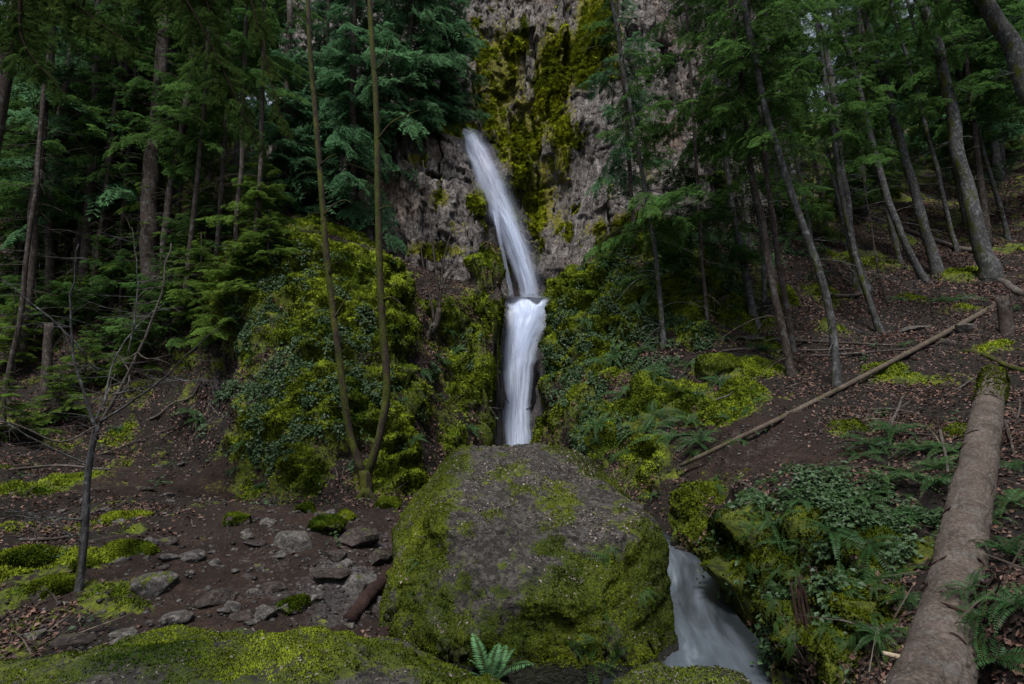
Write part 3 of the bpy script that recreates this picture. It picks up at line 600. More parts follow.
def bmoss(wp, n):
    x = wp[:, 0] - BC[0]; y = wp[:, 1] - BC[1]; z = wp[:, 2]
    top = n[:, 2]
    m = .36 + .5 * fbm(wp * 2.6, 4, 71) + .45 * fbm(wp * 9, 3, 73)
    m += .75 * sst(-.45, -.85, x) * sst(.3, .7, z) + .5 * sst(.55, .95, x) * sst(1.15, .7, z) + .45 * sst(.75, .3, z) * sst(-.5, .3, x) + .25 * sst(-.3, -.8, y) * sst(.7, .4, z)
    m += .45 * sst(1.0, 1.2, z) * sst(.1, .6, x)
    m += .25 * sst(.6, .2, z) * sst(-.2, -.7, x); m -= .22 * sst(.75, .95, n[:, 2]) * sst(.4, .0, np.abs(x - .1))
    return np.clip(m, 0, 1.1)
big, bbv = big_boulder('boulder', BC, (1.36, 1.34, 1.2), 4, 'huge rounded boulder with grey lichened top and mossy sides below the waterfall', bmoss, 7, bshape, 110000, .0085, .80)
def fmoss(wp, n): return np.clip(.66 + .5 * fbm(wp * 2.2, 4, 19) + .35 * fbm(wp * 8, 3, 29) + .25 * sst(-.5, .1, wp[:, 0]) * 1, .1, 1.1)
fg, fbv = big_boulder('boulder', (-1.28, 2.02, .27), (1.5, .74, .56), 9, 'low broad moss-covered boulder across the bottom left foreground', fmoss, 7, lambda Q, V: np.stack([Q[:, 0], Q[:, 1], Q[:, 2] - .10 * np.clip(-Q[:, 0] - .1, 0, 2)], -1), 170000, .0058, .75)
fg2, f2bv = big_boulder('boulder', (.78, 2.55, .22), (.40, .34, .34), 15, 'small moss-topped boulder at the bottom edge beside the stream', fmoss, 6, None, 16000, .0085, .8)

ROCKS = [
 (45,598,52,'large dark rock half covered in moss left of the slim bare sapling foot',.6,51,.6),(78,572,34,'mossy stone right behind the slim bare sapling',.8,52,.6),(186,560,30,'grey flat-topped stone right of the long mossy rock',.1,53,.5),(252,546,28,'brown flake of rock above the small pale flat stone',.05,54,.35),
 (272,592,30,'dark wedge-shaped stone left of the mossy-faced block',.1,55,.6),(172,622,36,'grey broken slab just behind the left end of the foreground boulder',.15,56,.4),(64,646,40,'dark flat rock among dead leaves at the lower left',.25,57,.4),(334,560,28,'grey cube-like stone between the wide brown rock and the reddish rock',.1,58,.8),
 (240,622,30,'dark brown stone with a sharp ridge behind the foreground boulder',.1,59,.6),(310,602,24,'light grey chip of rock beside the mossy-faced block',.05,60,.5),(305,512,24,'mossy lump of stone at the right foot of the mossy mound',.8,61,.7),(160,545,26,'tilted brown stone at the edge of the dirt clearing',.2,62,.5),
 (684,556,26,'wet dark rock at the stream bend behind the huge boulder',.1,63,.8),(700,590,22,'wet black stone on the right edge of the stream',.1,64,.8),(752,668,26,'black rock at the foot of the near bank in the stream',.15,65,.7),  # px py width_px label moss seed flat
 (291,548,38,'pale grey angular rock with mossy right edge left of the huge boulder',.20,3,.9),
 (322,533,44,'moss-capped rock touching the pale grey angular rock',.85,5,.6),
 (352,545,46,'wide dark brown rock left of the huge boulder, behind the rotten log',.15,7,.55),
 (327,580,40,'flat reddish brown rock in the dirt',.05,8,.45),
 (148,594,44,'grey cracked rock with mossy left side beside the slim bare sapling',.35,12,.8),
 (120,523,50,'flat moss-topped slab behind the slim bare sapling',.70,14,.35),
 (122,558,62,'long rock thickly covered in bright moss right of the slim bare sapling',.95,15,.45),
 (14,568,60,'mossy mound of rock at the left edge of the dirt clearing',.95,17,.5),
 (230,525,30,'small dark rock with mossy left face at the top of the dirt clearing',.5,19,.7),
 (208,606,40,'dark angular rock at the lower middle of the dirt clearing',.1,21,.6),
 (291,613,36,'block of rock with moss on its left face just behind the foreground boulder',.5,23,.65),
 (356,588,36,'grey angular rock against the rotten log',.15,24,.8),
 (120,638,30,'flat light grey stone at the lower left behind the foreground boulder',.1,26,.3),
 (233,572,15,'small pale flat stone alone in the dirt clearing',.0,27,.3),
 (213,552,13,'tiny whitish flat stone near the middle of the dirt clearing',.0,28,.25),
 (258,571,14,'small upright dark stone in the dirt left of the flat reddish rock',.05,30,.9),
 (376,563,32,'dark wedge of rock at the left foot of the huge boulder',.2,31,.8),
 (405,548,26,'pale stone leaning on the left foot of the huge boulder',.3,32,.9),
 (345,520,24,'mossy stone below the forked tree',.7,33,.7),
 (388,508,26,'rounded mossy stone right of the forked tree base',.9,34,.7),
 (318,518,22,'dark stone at the foot of the mossy mound',.4,35,.6),
 (270,503,26,'dark flat rock under the left foot of the mossy mound',.3,36,.5),
 (140,490,24,'flat brown stone lying on the trail edge',.1,37,.25),
 (30,640,30,'half-buried rock at the far lower left among dead leaves',.2,38,.5),
 (920,330,34,'grey slab lying on the leaf litter under the fallen pole',.15,39,.4),
 (952,345,30,'dark rock beside the broken stub on the right slope',.2,40,.6),
 (970,330,26,'grey stone below the upper end of the fallen pole',.15,41,.6),
 (724,368,48,'domed rock wholly covered in moss on the right bank',1.1,42,.9),
 (545,298,19,'dark wet rock splitting the lip of the lower fall',.0,43,.8)]
for px, py, wpx, lab, ms, sd, fl in ROCKS:
    p, n = surf(px, py) if py != 298 else (at(525, 303, surf(526, 306)[0][1] - .78), None)
    s = wpx / F * p[1] / 2
    rock('rock', p + np.array([0, s * .5, s * fl * .15]), (s, s * .8, s * fl * .85), sd, lab, None, ms, 5, rz=rng.random() * 6.28 if wpx < 30 else rng.random() * .8)
# small loose stones, alike
gdw = vis * np.clip(gd, 0, 1) ** 1.5 * (mqM < .8) * (qx < 0)
Ps, Ns, _ = sample(quad_src(mT, gs, gdw), 110)
protos = {}
for i, p in enumerate(Ps):
    s = (.025 + .085 * rng.random() ** 2.2)
    if i < 5:
        o, Q, Fc = rock('stone', p, (1, .8, .55), 100 + i, 'small grey broken stone loose on the dirt clearing', 'small loose stones on the dirt clearing', .12, 3, cat='stone'); protos[i] = o
    else:
        o = protos[i % 5].copy(); COL.objects.link(o)
    o.location = p + np.array([0, 0, s * .1]); o.scale = (s, s * (.7 + .5 * rng.random()), s * (.6 + .6 * rng.random())); o.rotation_euler = (rng.normal() * .2, rng.normal() * .2, rng.random() * 6.28)

# ------------------------------------------------------------------ water
def sheet(name, path, nu, mat, parent, amp=1.0, lift=0.0, bulge=.15, nv=90, fade=(0.02, .05)):
    """path rows: px py Y width_px alpha"""
    A = np.array(path, float); t = np.linspace(0, 1, nv)
    k = np.r_[0, np.cumsum(np.hypot(np.diff(A[:, 0]), np.diff(A[:, 1])))]; k /= k[-1]
    I = lambda c: np.interp(t, k, A[:, c])
    C = smooth_path(np.array([[*at(a[0], a[1], a[2])] for a in A]), nv); Wm = I(3) / F * I(2) / 2; al = I(4) * sst(0, fade[0], t) * sst(0, fade[1], 1 - t)
    T = unit(np.gradient(C, axis=0)); S = unit(np.cross(T, np.array([0, 1.0, 0]))); S = np.where(S[:, :1] < 0, -S, S)
    u = np.linspace(-1, 1, nu)
    el_, er_ = (1 + .22 * fbm(np.stack([t * 9, t * 0 + q, t * 0], -1), 3, 21) for q in (1.5, 7.5)); Ws_ = np.where(u[None] < 0, el_[:, None], er_[:, None]) * Wm[:, None]
    V = C[:, None] + S[:, None] * (Ws_ * u[None])[..., None]; V[..., 1] -= lift + bulge * (1 - u[None] ** 2)
    V[..., 1] += .05 * fbm(np.stack([np.broadcast_to(u[None] * 3, V.shape[:2]), np.broadcast_to(t[:, None] * 5, V.shape[:2]), np.zeros(V.shape[:2])], -1), 2, 5)
    if name in ('lower_cascade', 'lip_spill'): V[..., 2] -= (.16 * sst(.12, 0, t))[:, None] * (.5 + fbm(np.stack([V[0, :, 0] * 3.2, u * 0, u * 0], -1), 2, 3))[None] 
    L = np.r_[0, np.cumsum(np.linalg.norm(np.diff(C, axis=0), axis=1))]
    uv = np.stack([np.broadcast_to(u[None], V.shape[:2]), np.broadcast_to(L[:, None], V.shape[:2])], -1).reshape(-1, 2)
    col = np.repeat(al, nu)[:, None].repeat(3, 1)
    return obj(name, mesh(name, V.reshape(-1, 3), [grid_faces(nv, nu)], [mat], col=col, uv=uv), parent)
wf = empty('waterfall', at(517, 452, 14.6), 'tall white waterfall curving down the cliff in two drops into the gully', 'waterfall')
def hug(path, off=.06):
    out = []
    for a in path:
        ys_ = [surf(a[0] + a[3] * .5 * q, a[1])[0][1] for q in (-1, -.7, -.35, 0, .35, .7, 1)]
        out.append([a[0], a[1], float(np.clip(np.percentile(ys_, 15), a[2] - .8, a[2] + .6)), a[3], a[4]])
    A = np.array(out); m_ = A[:, 2].copy(); A[1:-1, 2] = np.minimum(np.minimum(m_[:-2], m_[1:-1]), m_[2:]); A[1:-1, 2] = (A[:-2, 2] + A[1:-1, 2] + A[2:, 2]) / 3; yy = A[:, 1]; fit = np.polyval(np.polyfit(yy, A[:, 2], 1), yy); A[:, 2] = fit - np.clip(np.percentile(fit - A[:, 2], 92), 0, .6) - off
    return [tuple(r) for r in A]
def keep(o):
    o.matrix_parent_inverse = Matrix.Translation(-Vector(wf.location)); return o
UP = [(462,132,18.5,10,.75),(470,142,18.25,20,.8),(481,164,17.95,27,.75),(492,190,17.7,31,.65),(503,215,17.5,30,.75),(513,240,17.4,29,.85),(522,265,17.35,26,.9),(529,298,17.3,22,.8),(530,307,17.2,24,.7)]
keep(sheet('upper_cascade', UP, 33, MAT['fall'], wf, bulge=.2))
keep(sheet('water_veil', [(a + 3, b, c - .3, w * 1.35, al * .40) for a, b, c, w, al in UP], 33, MAT['veil'], wf, bulge=.3))
keep(sheet('side_trickle', [(494,208,17.45,8,.5),(497,222,17.3,7,.85),(500,240,17.25,5,.7),(505,262,17.2,5,.4),(512,298,17.1,6,.35)], 9, MAT['fall'], wf, bulge=.04))
keep(sheet('bright_core', [(497,200,17.4,7,.2),(508,222,17.2,11,.9),(518,250,17.1,12,1),(526,275,17.05,12,1),(531,298,17.0,14,.7)], 17, MAT['white'], wf, bulge=.1))
LOW = [(527,297,16.6,50,.9),(527.5,302,16.4,50,1),(527,311,16.1,49,1),(524.5,324,15.8,46,1),(521,340,15.65,41,.95),(518.5,360,15.5,37,.92),(517.5,380,15.4,34,.9),(517,410,15.2,32,.9),(516.5,435,15.0,32,.9),(516,464,14.8,33,.85)]
_a = np.array(LOW, float); _t = np.linspace(0, 1, 22); _k = (_a[:, 1] - _a[0, 1]) / (_a[-1, 1] - _a[0, 1]); LOW = hug([tuple(np.interp(_t[i], _k, _a[:, j]) for j in range(5)) for i in range(22)], .10)
print('LOW', [(a[0], a[1], round(float(a[2]), 2)) for a in LOW])
keep(sheet('lower_cascade', LOW, 33, MAT['white'], wf, bulge=.10))
keep(sheet('lip_spill', [(a[0] - 4 * (1 - k / 9), a[1] + 1, a[2] - .06, a[3] * .5, a[4] * .8) for k, a in enumerate(LOW[:12])] or [(512,302,16.2,17,.9),(517,312,15.8,16,.9),(519,330,15.6,14,.7),(519,352,15.5,12,.5)], 13, MAT['white'], wf, bulge=.1, fade=(.03, .6)))
keep(sheet('lip_spill', [(a[0] + 8 * (1 - k / 9), a[1], a[2] - .07, a[3] * .5, a[4] * .8) for k, a in enumerate(LOW[:12])] or [(541,301,16.2,16,.9),(536,312,15.85,15,.9),(529,332,15.6,13,.7),(525,356,15.4,11,.5)], 13, MAT['white'], wf, bulge=.1, fade=(.03, .6)))
keep(sheet('water_veil', [(a, b, c - .25, w * 1.15, al * .35) for a, b, c, w, al in LOW], 25, MAT['veil'], wf, bulge=.25))

def stream_material():
    t = NT('stream_water'); uv = t.n('UVMap').outputs[0]
    n1 = t.noise(t.scaled(uv, (2.2, .9, 1)), 1, 4, .6, .6); n2 = t.noise(t.scaled(uv, (6, 1.2, 1)), 1, 3, .6)
    au = t.math('ABSOLUTE', t.n('SeparateXYZ', Vector=uv).outputs[0])
    f = t.math('SUBTRACT', t.math('ADD', t.math('MULTIPLY', n1, .8), t.math('MULTIPLY', n2, .3)), t.math('MULTIPLY', t.smooth(au, .4, 1.0), .28))
    c = t.ramp(f, [(.28, (.010, .013, .016)), (.44, (.03, .037, .044)), (.62, (.065, .08, .10)), (.82, (.19, .22, .26))])
    b = t.n('BsdfPrincipled', Base_Color=c, Roughness=.38, Normal=t.bump(n1, .3, .05)); b.inputs['Specular IOR Level'].default_value = .5
    return t.finish(b)
C3 = smooth_path(SC[:, :3], 160); wd = np.interp(np.linspace(0, 1, 160), np.linspace(0, 1, len(SC)), SC[:, 3])
T3 = unit(np.gradient(C3, axis=0)); S3 = unit(np.cross(T3, np.array([0, 0, 1.0]))); u = np.linspace(-1, 1, 40)
V = C3[:, None] + S3[:, None] * (wd[:, None] * 1.25 * u[None])[..., None]; L3 = np.r_[0, np.cumsum(np.linalg.norm(np.diff(C3, axis=0), axis=1))]
V[..., 2] += .035 * fbm(np.stack([np.broadcast_to(u[None] * 1.6, V.shape[:2]), np.broadcast_to(L3[:, None] * 1.1, V.shape[:2]), V[..., 2] * 0], -1), 3, 6)
uv = np.stack([np.broadcast_to(u[None], V.shape[:2]), np.broadcast_to(L3[:, None], V.shape[:2])], -1).reshape(-1, 2)
tag(obj('stream', mesh('stream', V.reshape(-1, 3), [grid_faces(160, 40)], [stream_material()], uv=uv)), kind='structure')
# pool on the ledge between the two drops
n = 40; th = np.linspace(0, 2 * np.pi, n, endpoint=False); lp = at(526, 301, 16.9)
V = np.stack([lp[0] + .75 * np.cos(th), lp[1] + .75 * np.sin(th), np.full(n, lp[2] - .02)], -1); V = np.vstack([V, [lp[0], lp[1], lp[2]]])
tag(obj('ledge_water', mesh('ledge_water', V, [np.stack([np.arange(n), (np.arange(n) + 1) % n, np.full(n, n)], -1)], [MAT['stream'] if 'stream' in MAT else bpy.data.materials['stream_water']], uv=np.c_[V[:, 0], V[:, 1]])), kind='structure')

# ------------------------------------------------------------------ conifer foliage
def spray(seed, droop=.25, ntw=24, nl=.045, nw=.013, step=.024, wide=.42, hang=.3):
    r = np.random.default_rng(seed); T = []; C = []
    for t in np.linspace(.10, .985, ntw):
        for sd in (-1, 1):
            if r.random() < .12: continue
            tt = t + r.normal() * .012; o = np.array([tt, .03 * math.sin(tt * 5 + seed), -droop * tt ** 2])
            l = (wide * max(1 - tt, 0) ** .8 * min(1, .35 + tt * 2.2) + .05) * (.6 + .6 * r.random()); a = R(48 + 22 * r.random()) * sd
            d = np.array([math.cos(a), math.sin(a), -.05 - .22 * r.random()]); k = max(3, int(l / step)); s = (np.arange(k) + r.random(k) * .5) / k
            pos = o + d * l * s[:, None] + np.array([0, 0, -hang * l]) * (s ** 2)[:, None]
            pr = np.array([-d[1], d[0], 0])
            for q in (-1, 1):
                ln = nl * (.6 + .8 * r.random((k, 1))); tip = pos + (d * .75 + pr * q * (.5 + .4 * r.random((k, 1)))) * ln + np.array([0, 0, 1.0]) * ln * (r.random((k, 1)) - .6) * .7
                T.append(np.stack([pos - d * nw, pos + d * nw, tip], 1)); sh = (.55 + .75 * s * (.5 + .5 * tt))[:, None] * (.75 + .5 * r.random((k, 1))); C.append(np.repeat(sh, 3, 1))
    T = np.concatenate(T); C = np.concatenate(C)
    ax = np.linspace(0, 1, 7); A = np.stack([ax, .03 * np.sin(ax * 5 + seed), -droop * ax ** 2], -1); wv = .010 * (1 - ax) + .002
    Wt = []
    for k in range(6):
        for e in (np.array([0, 1, 0.0]), np.array([0, 0, 1.0])):
            Wt.append([A[k] - e * wv[k], A[k] + e * wv[k], A[k + 1]])
    return T, C, np.array(Wt)
SPR = [spray(s, d, hang=h) for s, d, h in [(1, .22, .25), (2, .34, .4), (3, .12, .2), (4, .45, .6), (5, .28, .35), (6, .05, .3)]]
def compound(seed, n=7, droop=.28, spread=.40, hang=.3):
    r = np.random.default_rng(seed); Ts = []; Cs = []; Ws = []
    small = [spray(seed * 10 + q, .2 + .25 * q, 9, .12, .035, .07, .42, hang) for q in range(2)]
    axp = lambda t: np.array([t, .03 * math.sin(t * 5 + seed), -droop * t ** 2])
    for t in list(np.linspace(.16, .95, n)) + [.99]:
        for sd in ((-1, 1) if t < .99 else (0,)):
            if r.random() < .1: continue
            tt = min(1, t + r.normal() * .02); L = (spread * max(1 - tt, 0) ** .7 * min(1, .4 + tt * 2) + .16) * (.65 + .6 * r.random()); a = R(52 + 18 * r.normal()) * sd if sd else 0
            M = np.array(Matrix.Rotation(a, 3, 'Z') @ Matrix.Rotation(R(8) + .25 * r.random() + droop * tt * .8, 3, 'Y') @ Matrix.Rotation(r.normal() * .5, 3, 'X')); T, C, Wt = small[r.integers(2)]
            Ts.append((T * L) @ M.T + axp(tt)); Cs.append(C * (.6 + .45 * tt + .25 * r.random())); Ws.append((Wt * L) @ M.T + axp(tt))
    ax = np.linspace(0, 1, 7); A = np.array([axp(t) for t in ax]); wv = .011 * (1 - ax) + .002
    for k in range(6): Ws.append(np.array([[A[k] - e * wv[k], A[k] + e * wv[k], A[k + 1]] for e in (np.array([0, 1, 0.0]), np.array([0, 0, 1.0]))]))
    return np.concatenate(Ts), np.concatenate(Cs), np.concatenate(Ws)
SPR = [compound(s, 7, d, w_, h) for s, d, w_, h in [(1, .22, .40, .3), (2, .36, .34, .5), (3, .12, .45, .2), (4, .48, .36, .6), (5, .28, .42, .4), (6, .05, .36, .3)]]
SPRF = [spray(s, d, 30, .035, .009, .016, hang=h) for s, d, h in [(11, .22, .3), (12, .38, .6), (13, .15, .3)]]
def crown(seed, h0, H_, r0, r1, nb, green, pw=.8, pitch=(-.25, .25), sprs=None, gap=.0, axis=None):
    r = np.random.default_rng(seed); Ts = []; Cs = []; az = r.random() * 6.28; sprs = sprs or SPR
    for i in range(nb):
        f = (i + r.random() * .8) / nb; h = h0 + (H_ - h0) * f ** .95; az += 2.4 + r.normal() * .5
        if gap and vnoise(np.array([[h * .8, az * .3, seed]]), seed)[0] < gap - .6: continue
        rad = (r1 + (r0 - r1) * (1 - f) ** pw) * (.55 + .65 * r.random()); T, C, Wt = sprs[r.integers(len(sprs))]
        ps = r.uniform(*pitch) + .25 * f; roll = r.normal() * .25
        M = np.array((Matrix.Rotation(az, 3, 'Z') @ Matrix.Rotation(-ps, 3, 'Y') @ Matrix.Rotation(roll, 3, 'X')))
        off = np.array([0, 0, h]) if axis is None else axis(h)
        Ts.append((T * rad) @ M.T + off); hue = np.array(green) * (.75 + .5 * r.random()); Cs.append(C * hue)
        Ts.append((Wt * rad) @ M.T + off); Cs.append(np.tile([.022, .016, .013], (len(Wt), 1)))
    return np.concatenate(Ts), np.concatenate(Cs)
G1, G2, G3 = (.058, .120, .032), (.075, .165, .08), (.085, .145, .028)
def crown_mesh(*a, **k):
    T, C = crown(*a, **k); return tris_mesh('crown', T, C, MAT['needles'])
CR = dict(
 tall=[crown_mesh(21, 3.6, 15, 2.3, .3, 90, G1), crown_mesh(22, 4.4, 15, 2.0, .3, 80, G1)],
 sparse=[crown_mesh(23, 1.8, 15, 1.9, .3, 80, G1, gap=.45), crown_mesh(24, 2.4, 15, 2.1, .3, 84, G2, gap=.4), crown_mesh(29, 1.6, 15, 1.7, .3, 74, G1, gap=.5)],
 thin=[crown_mesh(31, 5.2, 15, 1.35, .3, 52, G1, gap=.35), crown_mesh(32, 4.4, 15, 1.5, .3, 50, G1, gap=.4)],
 young=[crown_mesh(25, .25, 3.2, 1.25, .08, 46, G3, sprs=SPRF[:1] + SPR), crown_mesh(26, .35, 3.2, 1.4, .08, 40, G1), crown_mesh(30, .3, 3.2, 1.15, .08, 38, G3)],
 dense=[crown_mesh(27, .5, 11, 2.3, .2, 120, G2, pitch=(-.35, .1)), crown_mesh(28, .8, 11, 2.0, .2, 105, G2, pitch=(-.4, .1))])
CH = dict(tall=15, sparse=15, thin=15, young=3.2, dense=11)

# ------------------------------------------------------------------ trees
def dead_limbs(g, P, rad, n, seed, f0=.05, f1=.75, Ls=(.4, 1.5), droop=.25, thick=.012, c=None):
    r = np.random.default_rng(seed)
    for i in range(n):
        f = r.uniform(f0, f1); k = int(f * (len(P) - 1)); o = P[k]; a = r.random() * 6.28; L = r.uniform(*Ls) * (1 - .3 * f)
        d = np.array([math.cos(a), math.sin(a), r.uniform(-.35, .35)]); t = np.linspace(0, 1, 6)[:, None]; wob = r.normal(size=3) * .1
        Q = o + d * L * t + np.array([0, 0, -droop * L]) * t ** 2 + wob * np.sin(t * 4) * L * .5
        w0 = thick * (.5 + .7 * r.random()); add_tube(g, Q, np.linspace(w0, w0 * .25, 6), 4, cap=False)
        for j in range(r.integers(1, 4)):
            s = r.uniform(.3, .8); o2 = Q[int(s * 5)]; d2 = unit(d + r.normal(size=3) * .55); l2 = L * r.uniform(.2, .5)
            Q2 = o2 + d2 * l2 * np.linspace(0, 1, 4)[:, None] + np.array([0, 0, -.2 * l2]) * np.linspace(0, 1, 4)[:, None] ** 2
            add_tube(g, Q2, np.linspace(w0 * .5, w0 * .18, 4), 3, cap=False)
def tree(label, poly, w0, w1, bark='bark_dark', cr=None, Y=None, Ht=13, limbs=22, seed=0, name='conifer_tree', cat='tree', group=None, cs=(1, 1), flare=1.35, Ls=(.4, 1.5), sides=12, thick=.012):
    b, _ = surf(*poly[0]) if Y is None else (at(*poly[0], Y), None)
    Yb = b[1] + .05; b = at(*poly[0], Yb); pts_ = [at(px, py, Yb) for px, py in poly]
    d = unit(pts_[-1] - pts_[-2]); h = pts_[-1][2] - b[2]
    if Ht > h:
        top = pts_[-1] + d * (Ht - h) / max(d[2], .3); pts_ += [(pts_[-1] + top) / 2, top]
    L = np.array(pts_) - b; n = max(14, int(Ht * 3)); C = smooth_path(L, n); s = C[:, 2]
    hv = max(h, .3); rb = w0 / 2 / F * Yb; rt = w1 / 2 / F * Yb
    rad = np.interp(s, [0, hv, max(Ht, hv + .1)], [rb, rt, min(rt * .35, .03) if Ht > hv + .2 else rt]); rad = rad * (1 + (flare - 1) * np.exp(-np.clip(s, 0, None) / (rb * 4)))
    C = np.vstack([C[0] - (C[1] - C[0]) / np.linalg.norm(C[1] - C[0]) * .25, C]); rad = np.r_[rad[0] * 1.1, rad]
    jn = np.stack([fbm(np.c_[np.arange(len(C)) * .35, np.zeros(len(C)), np.full(len(C), seed + k * 5.)], 2, seed) for k in (0, 1)], -1); C[2:, :2] += jn[2:] * rb * .6
    o = empty(name, b, label, cat, group); g = Geo(); add_tube(g, C, rad, sides, .12, seed)
    if limbs: dead_limbs(g, C, rad, limbs, seed + 3, Ls=Ls, thick=thick)
    obj('trunk', g.mesh('trunk', [MAT[bark]]), o)
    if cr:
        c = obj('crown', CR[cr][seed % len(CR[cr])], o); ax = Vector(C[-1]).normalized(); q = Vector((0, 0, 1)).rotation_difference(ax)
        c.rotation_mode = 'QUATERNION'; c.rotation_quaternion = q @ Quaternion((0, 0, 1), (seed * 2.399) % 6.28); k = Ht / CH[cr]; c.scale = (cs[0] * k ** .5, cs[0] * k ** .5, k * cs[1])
    return o
TREES = [
 ('thickest straight dark conifer trunk in the left forest', [(146,338),(150,230),(158,115),(168,0)], 18, 11, 'bark_dark', 'thin', None, 16, 34),
 ('slim conifer trunk next left of the thickest dark trunk', [(96,318),(101,230),(117,120),(133,30)], 11, 7, 'bark_dark', 'thin', None, 14, 34),
 ('thin leaning conifer trunk between the slim trunk and the bent trunk on the left', [(75,315),(81,230),(100,130),(114,55),(122,0)], 7, 5, 'bark_dark', 'thin', None, 13, 30),
 ('thin conifer trunk hugging the right side of the thickest dark trunk', [(156,332),(166,220),(178,150),(190,75),(200,0)], 8, 5, 'bark_dark', 'thin', None, 12, 30),
 ('narrow dark conifer trunk rising near the left edge above the leaf litter', [(20,362),(34,237),(45,120),(55,0)], 10, 7, 'bark_dark', 'thin', None, 13, 30),
 ('slightly bent dark conifer trunk behind the narrow left-edge trunk', [(48,330),(55,158),(72,57),(80,0)], 8, 6, 'bark_dark', 'thin', None, 14, 30),
 ('bare thin trunk leaning beside the narrow left-edge trunk', [(5,390),(18,330),(25,270),(35,200),(44,90)], 5, 4, 'bark_dark', None, None, 9, 16),
 ('thin dark conifer trunk right of the thickest trunk in front of green boughs', [(183,330),(190,240),(203,120),(212,0)], 5, 4, 'bark_dark', 'thin', None, 12, 24),
 ('slim mossy conifer on the right bank whose boughs overlap the cliff', [(664,345),(653,230),(636,145),(622,60),(612,0)], 7, 5, 'bark_grey', 'sparse', None, 11, 26),
 ('thin conifer stem standing where cliff and right bank meet', [(634,240),(629,161),(621,50),(617,0)], 6, 5, 'bark_dark', 'sparse', None, 10, 18),
 ('very thin dark conifer stem left of the mossy-based trunk on the right bank', [(708,330),(700,230),(694,120),(687,20),(685,0)], 5, 4, 'bark_dark', 'sparse', None, 11, 24),
 ('straight conifer trunk with mossy foot above the moss-covered domed rock', [(756,326),(745,270),(734,220),(722,130),(711,20),(708,0)], 10, 6, 'bark_grey', 'sparse', None, 12, 26),
 ('pale grey trunk crossing behind the straight mossy-footed trunk', [(765,300),(760,230),(741,135),(730,90),(713,17)], 6, 5, 'bark_grey', 'thin', None, 13, 20),
 ('dark conifer trunk in the close pair, the nearer one, on the right bank', [(792,378),(770,270),(755,180),(740,80),(730,0)], 10, 6, 'bark_dark', 'thin', None, 12, 24),
 ('dark conifer trunk in the close pair, the farther one, on the right bank', [(793,352),(782,277),(770,200),(758,100),(750,0)], 8, 6, 'bark_dark', 'thin', None, 13, 18),
 ('curving grey conifer trunk whose foot meets the fallen pole', [(837,388),(829,318),(818,270),(800,220),(785,175),(765,108),(743,0)], 10, 9, 'bark_grey', 'thin', None, 13, 26),
 ('conifer trunk with flared dark base on the leaf-covered slope', [(862,290),(852,237),(842,161),(829,67),(812,0)], 11, 8, 'bark_grey', 'thin', None, 14, 22, 2.2),
 ('slender grey leaning trunk, left of two standing close on the leafy slope', [(924,280),(899,230),(876,151),(859,87),(837,20),(832,0)], 9, 8, 'bark_grey', 'thin', None, 15, 22),
 ('straight blue-grey leaning trunk, right of two standing close on the leafy slope', [(938,274),(924,230),(903,151),(879,67),(859,0)], 13, 9, 'bark_grey', 'thin', None, 16, 22),
 ('stout leaning grey trunk behind the broken stub on the right slope', [(990,276),(977,230),(956,128),(940,57),(919,0)], 19, 13, 'bark_grey', 'thin', None, 16, 22, 1.5),
 ('thick near trunk slanting through the top right corner', [(1066,215),(1020,67),(983,0)], 25, 22, 'bark_grey', 'thin', 11, 16, 18),
 ('short mossy trunk between the fallen pole and the flared-base tree', [(880,332),(867,297),(855,250),(840,190),(828,100),(815,0)], 8, 5, 'bark_grey', 'thin', None, 11, 16),
 ('bare thin sapling on the leaf litter left of the sword fern', [(887,302),(877,264),(870,220)], 4, 2, 'bark_dark', None, None, 3.5, 14),
 ('dense blue-green conifer on the rock shoulder left of the waterfall lip', [(405,150),(408,70),(412,0)], 8, 6, 'bark_dark', 'dense', 17.8, 11, 10),
 ('tall blue-green conifer behind the forked tree, right of the leftmost stem', [(352,240),(353,100),(355,0)], 8, 6, 'bark_dark', 'dense', 17.0, 13, 10),
 ('green conifer filling the gap left of the forked tree', [(285,225),(287,100),(290,0)], 8, 6, 'bark_dark', 'dense', 16.5, 6.4, 12),
 ('green conifer behind the rear of the mossy mound', [(325,225),(326,100),(328,0)], 8, 6, 'bark_dark', 'dense', 19.5, 11, 12),
 ('small conifer leaning over the cliff edge above the waterfall lip', [(440,128),(443,80),(447,30)], 5, 4, 'bark_dark', 'dense', 18.6, 6.5, 8),
]
for i, t in enumerate(TREES):
    lab, poly, w0, w1, bk, cr, Y, Ht, lim = t[:9]; lim = int(lim * 1.5); csx = .72 if 600 < poly[0][0] < 690 else 1; w0, w1 = (w0 * .75, w1 * .7) if poly[0][0] > 600 else (w0, w1)
    tree(lab, poly, w0, w1, bk, cr, Y, Ht, lim, seed=i + 1, flare=t[9] if len(t) > 9 else 1.3, cs=(csx, 1), name='sapling' if 'sapling' in lab else 'conifer_tree', thick=.010, Ls=(.5, 1.9) if poly[0][0] < 230 else (.4, 1.4))
THIN = [(815,262,-.2),(900,262,-.25),(958,252,-.27),(848,252,-.22),(893,238,-.25),(785,240,-.17),(968,228,-.27),(1008,240,-.3),(752,262,-.14),(828,236,-.2),(60,306,.12),(112,304,.1),(131,292,.1),(216,268,.05),(236,246,.04),(12,310,.13),(88,326,.12),(38,300,.13),(172,276,.08),(255,240,.04)]
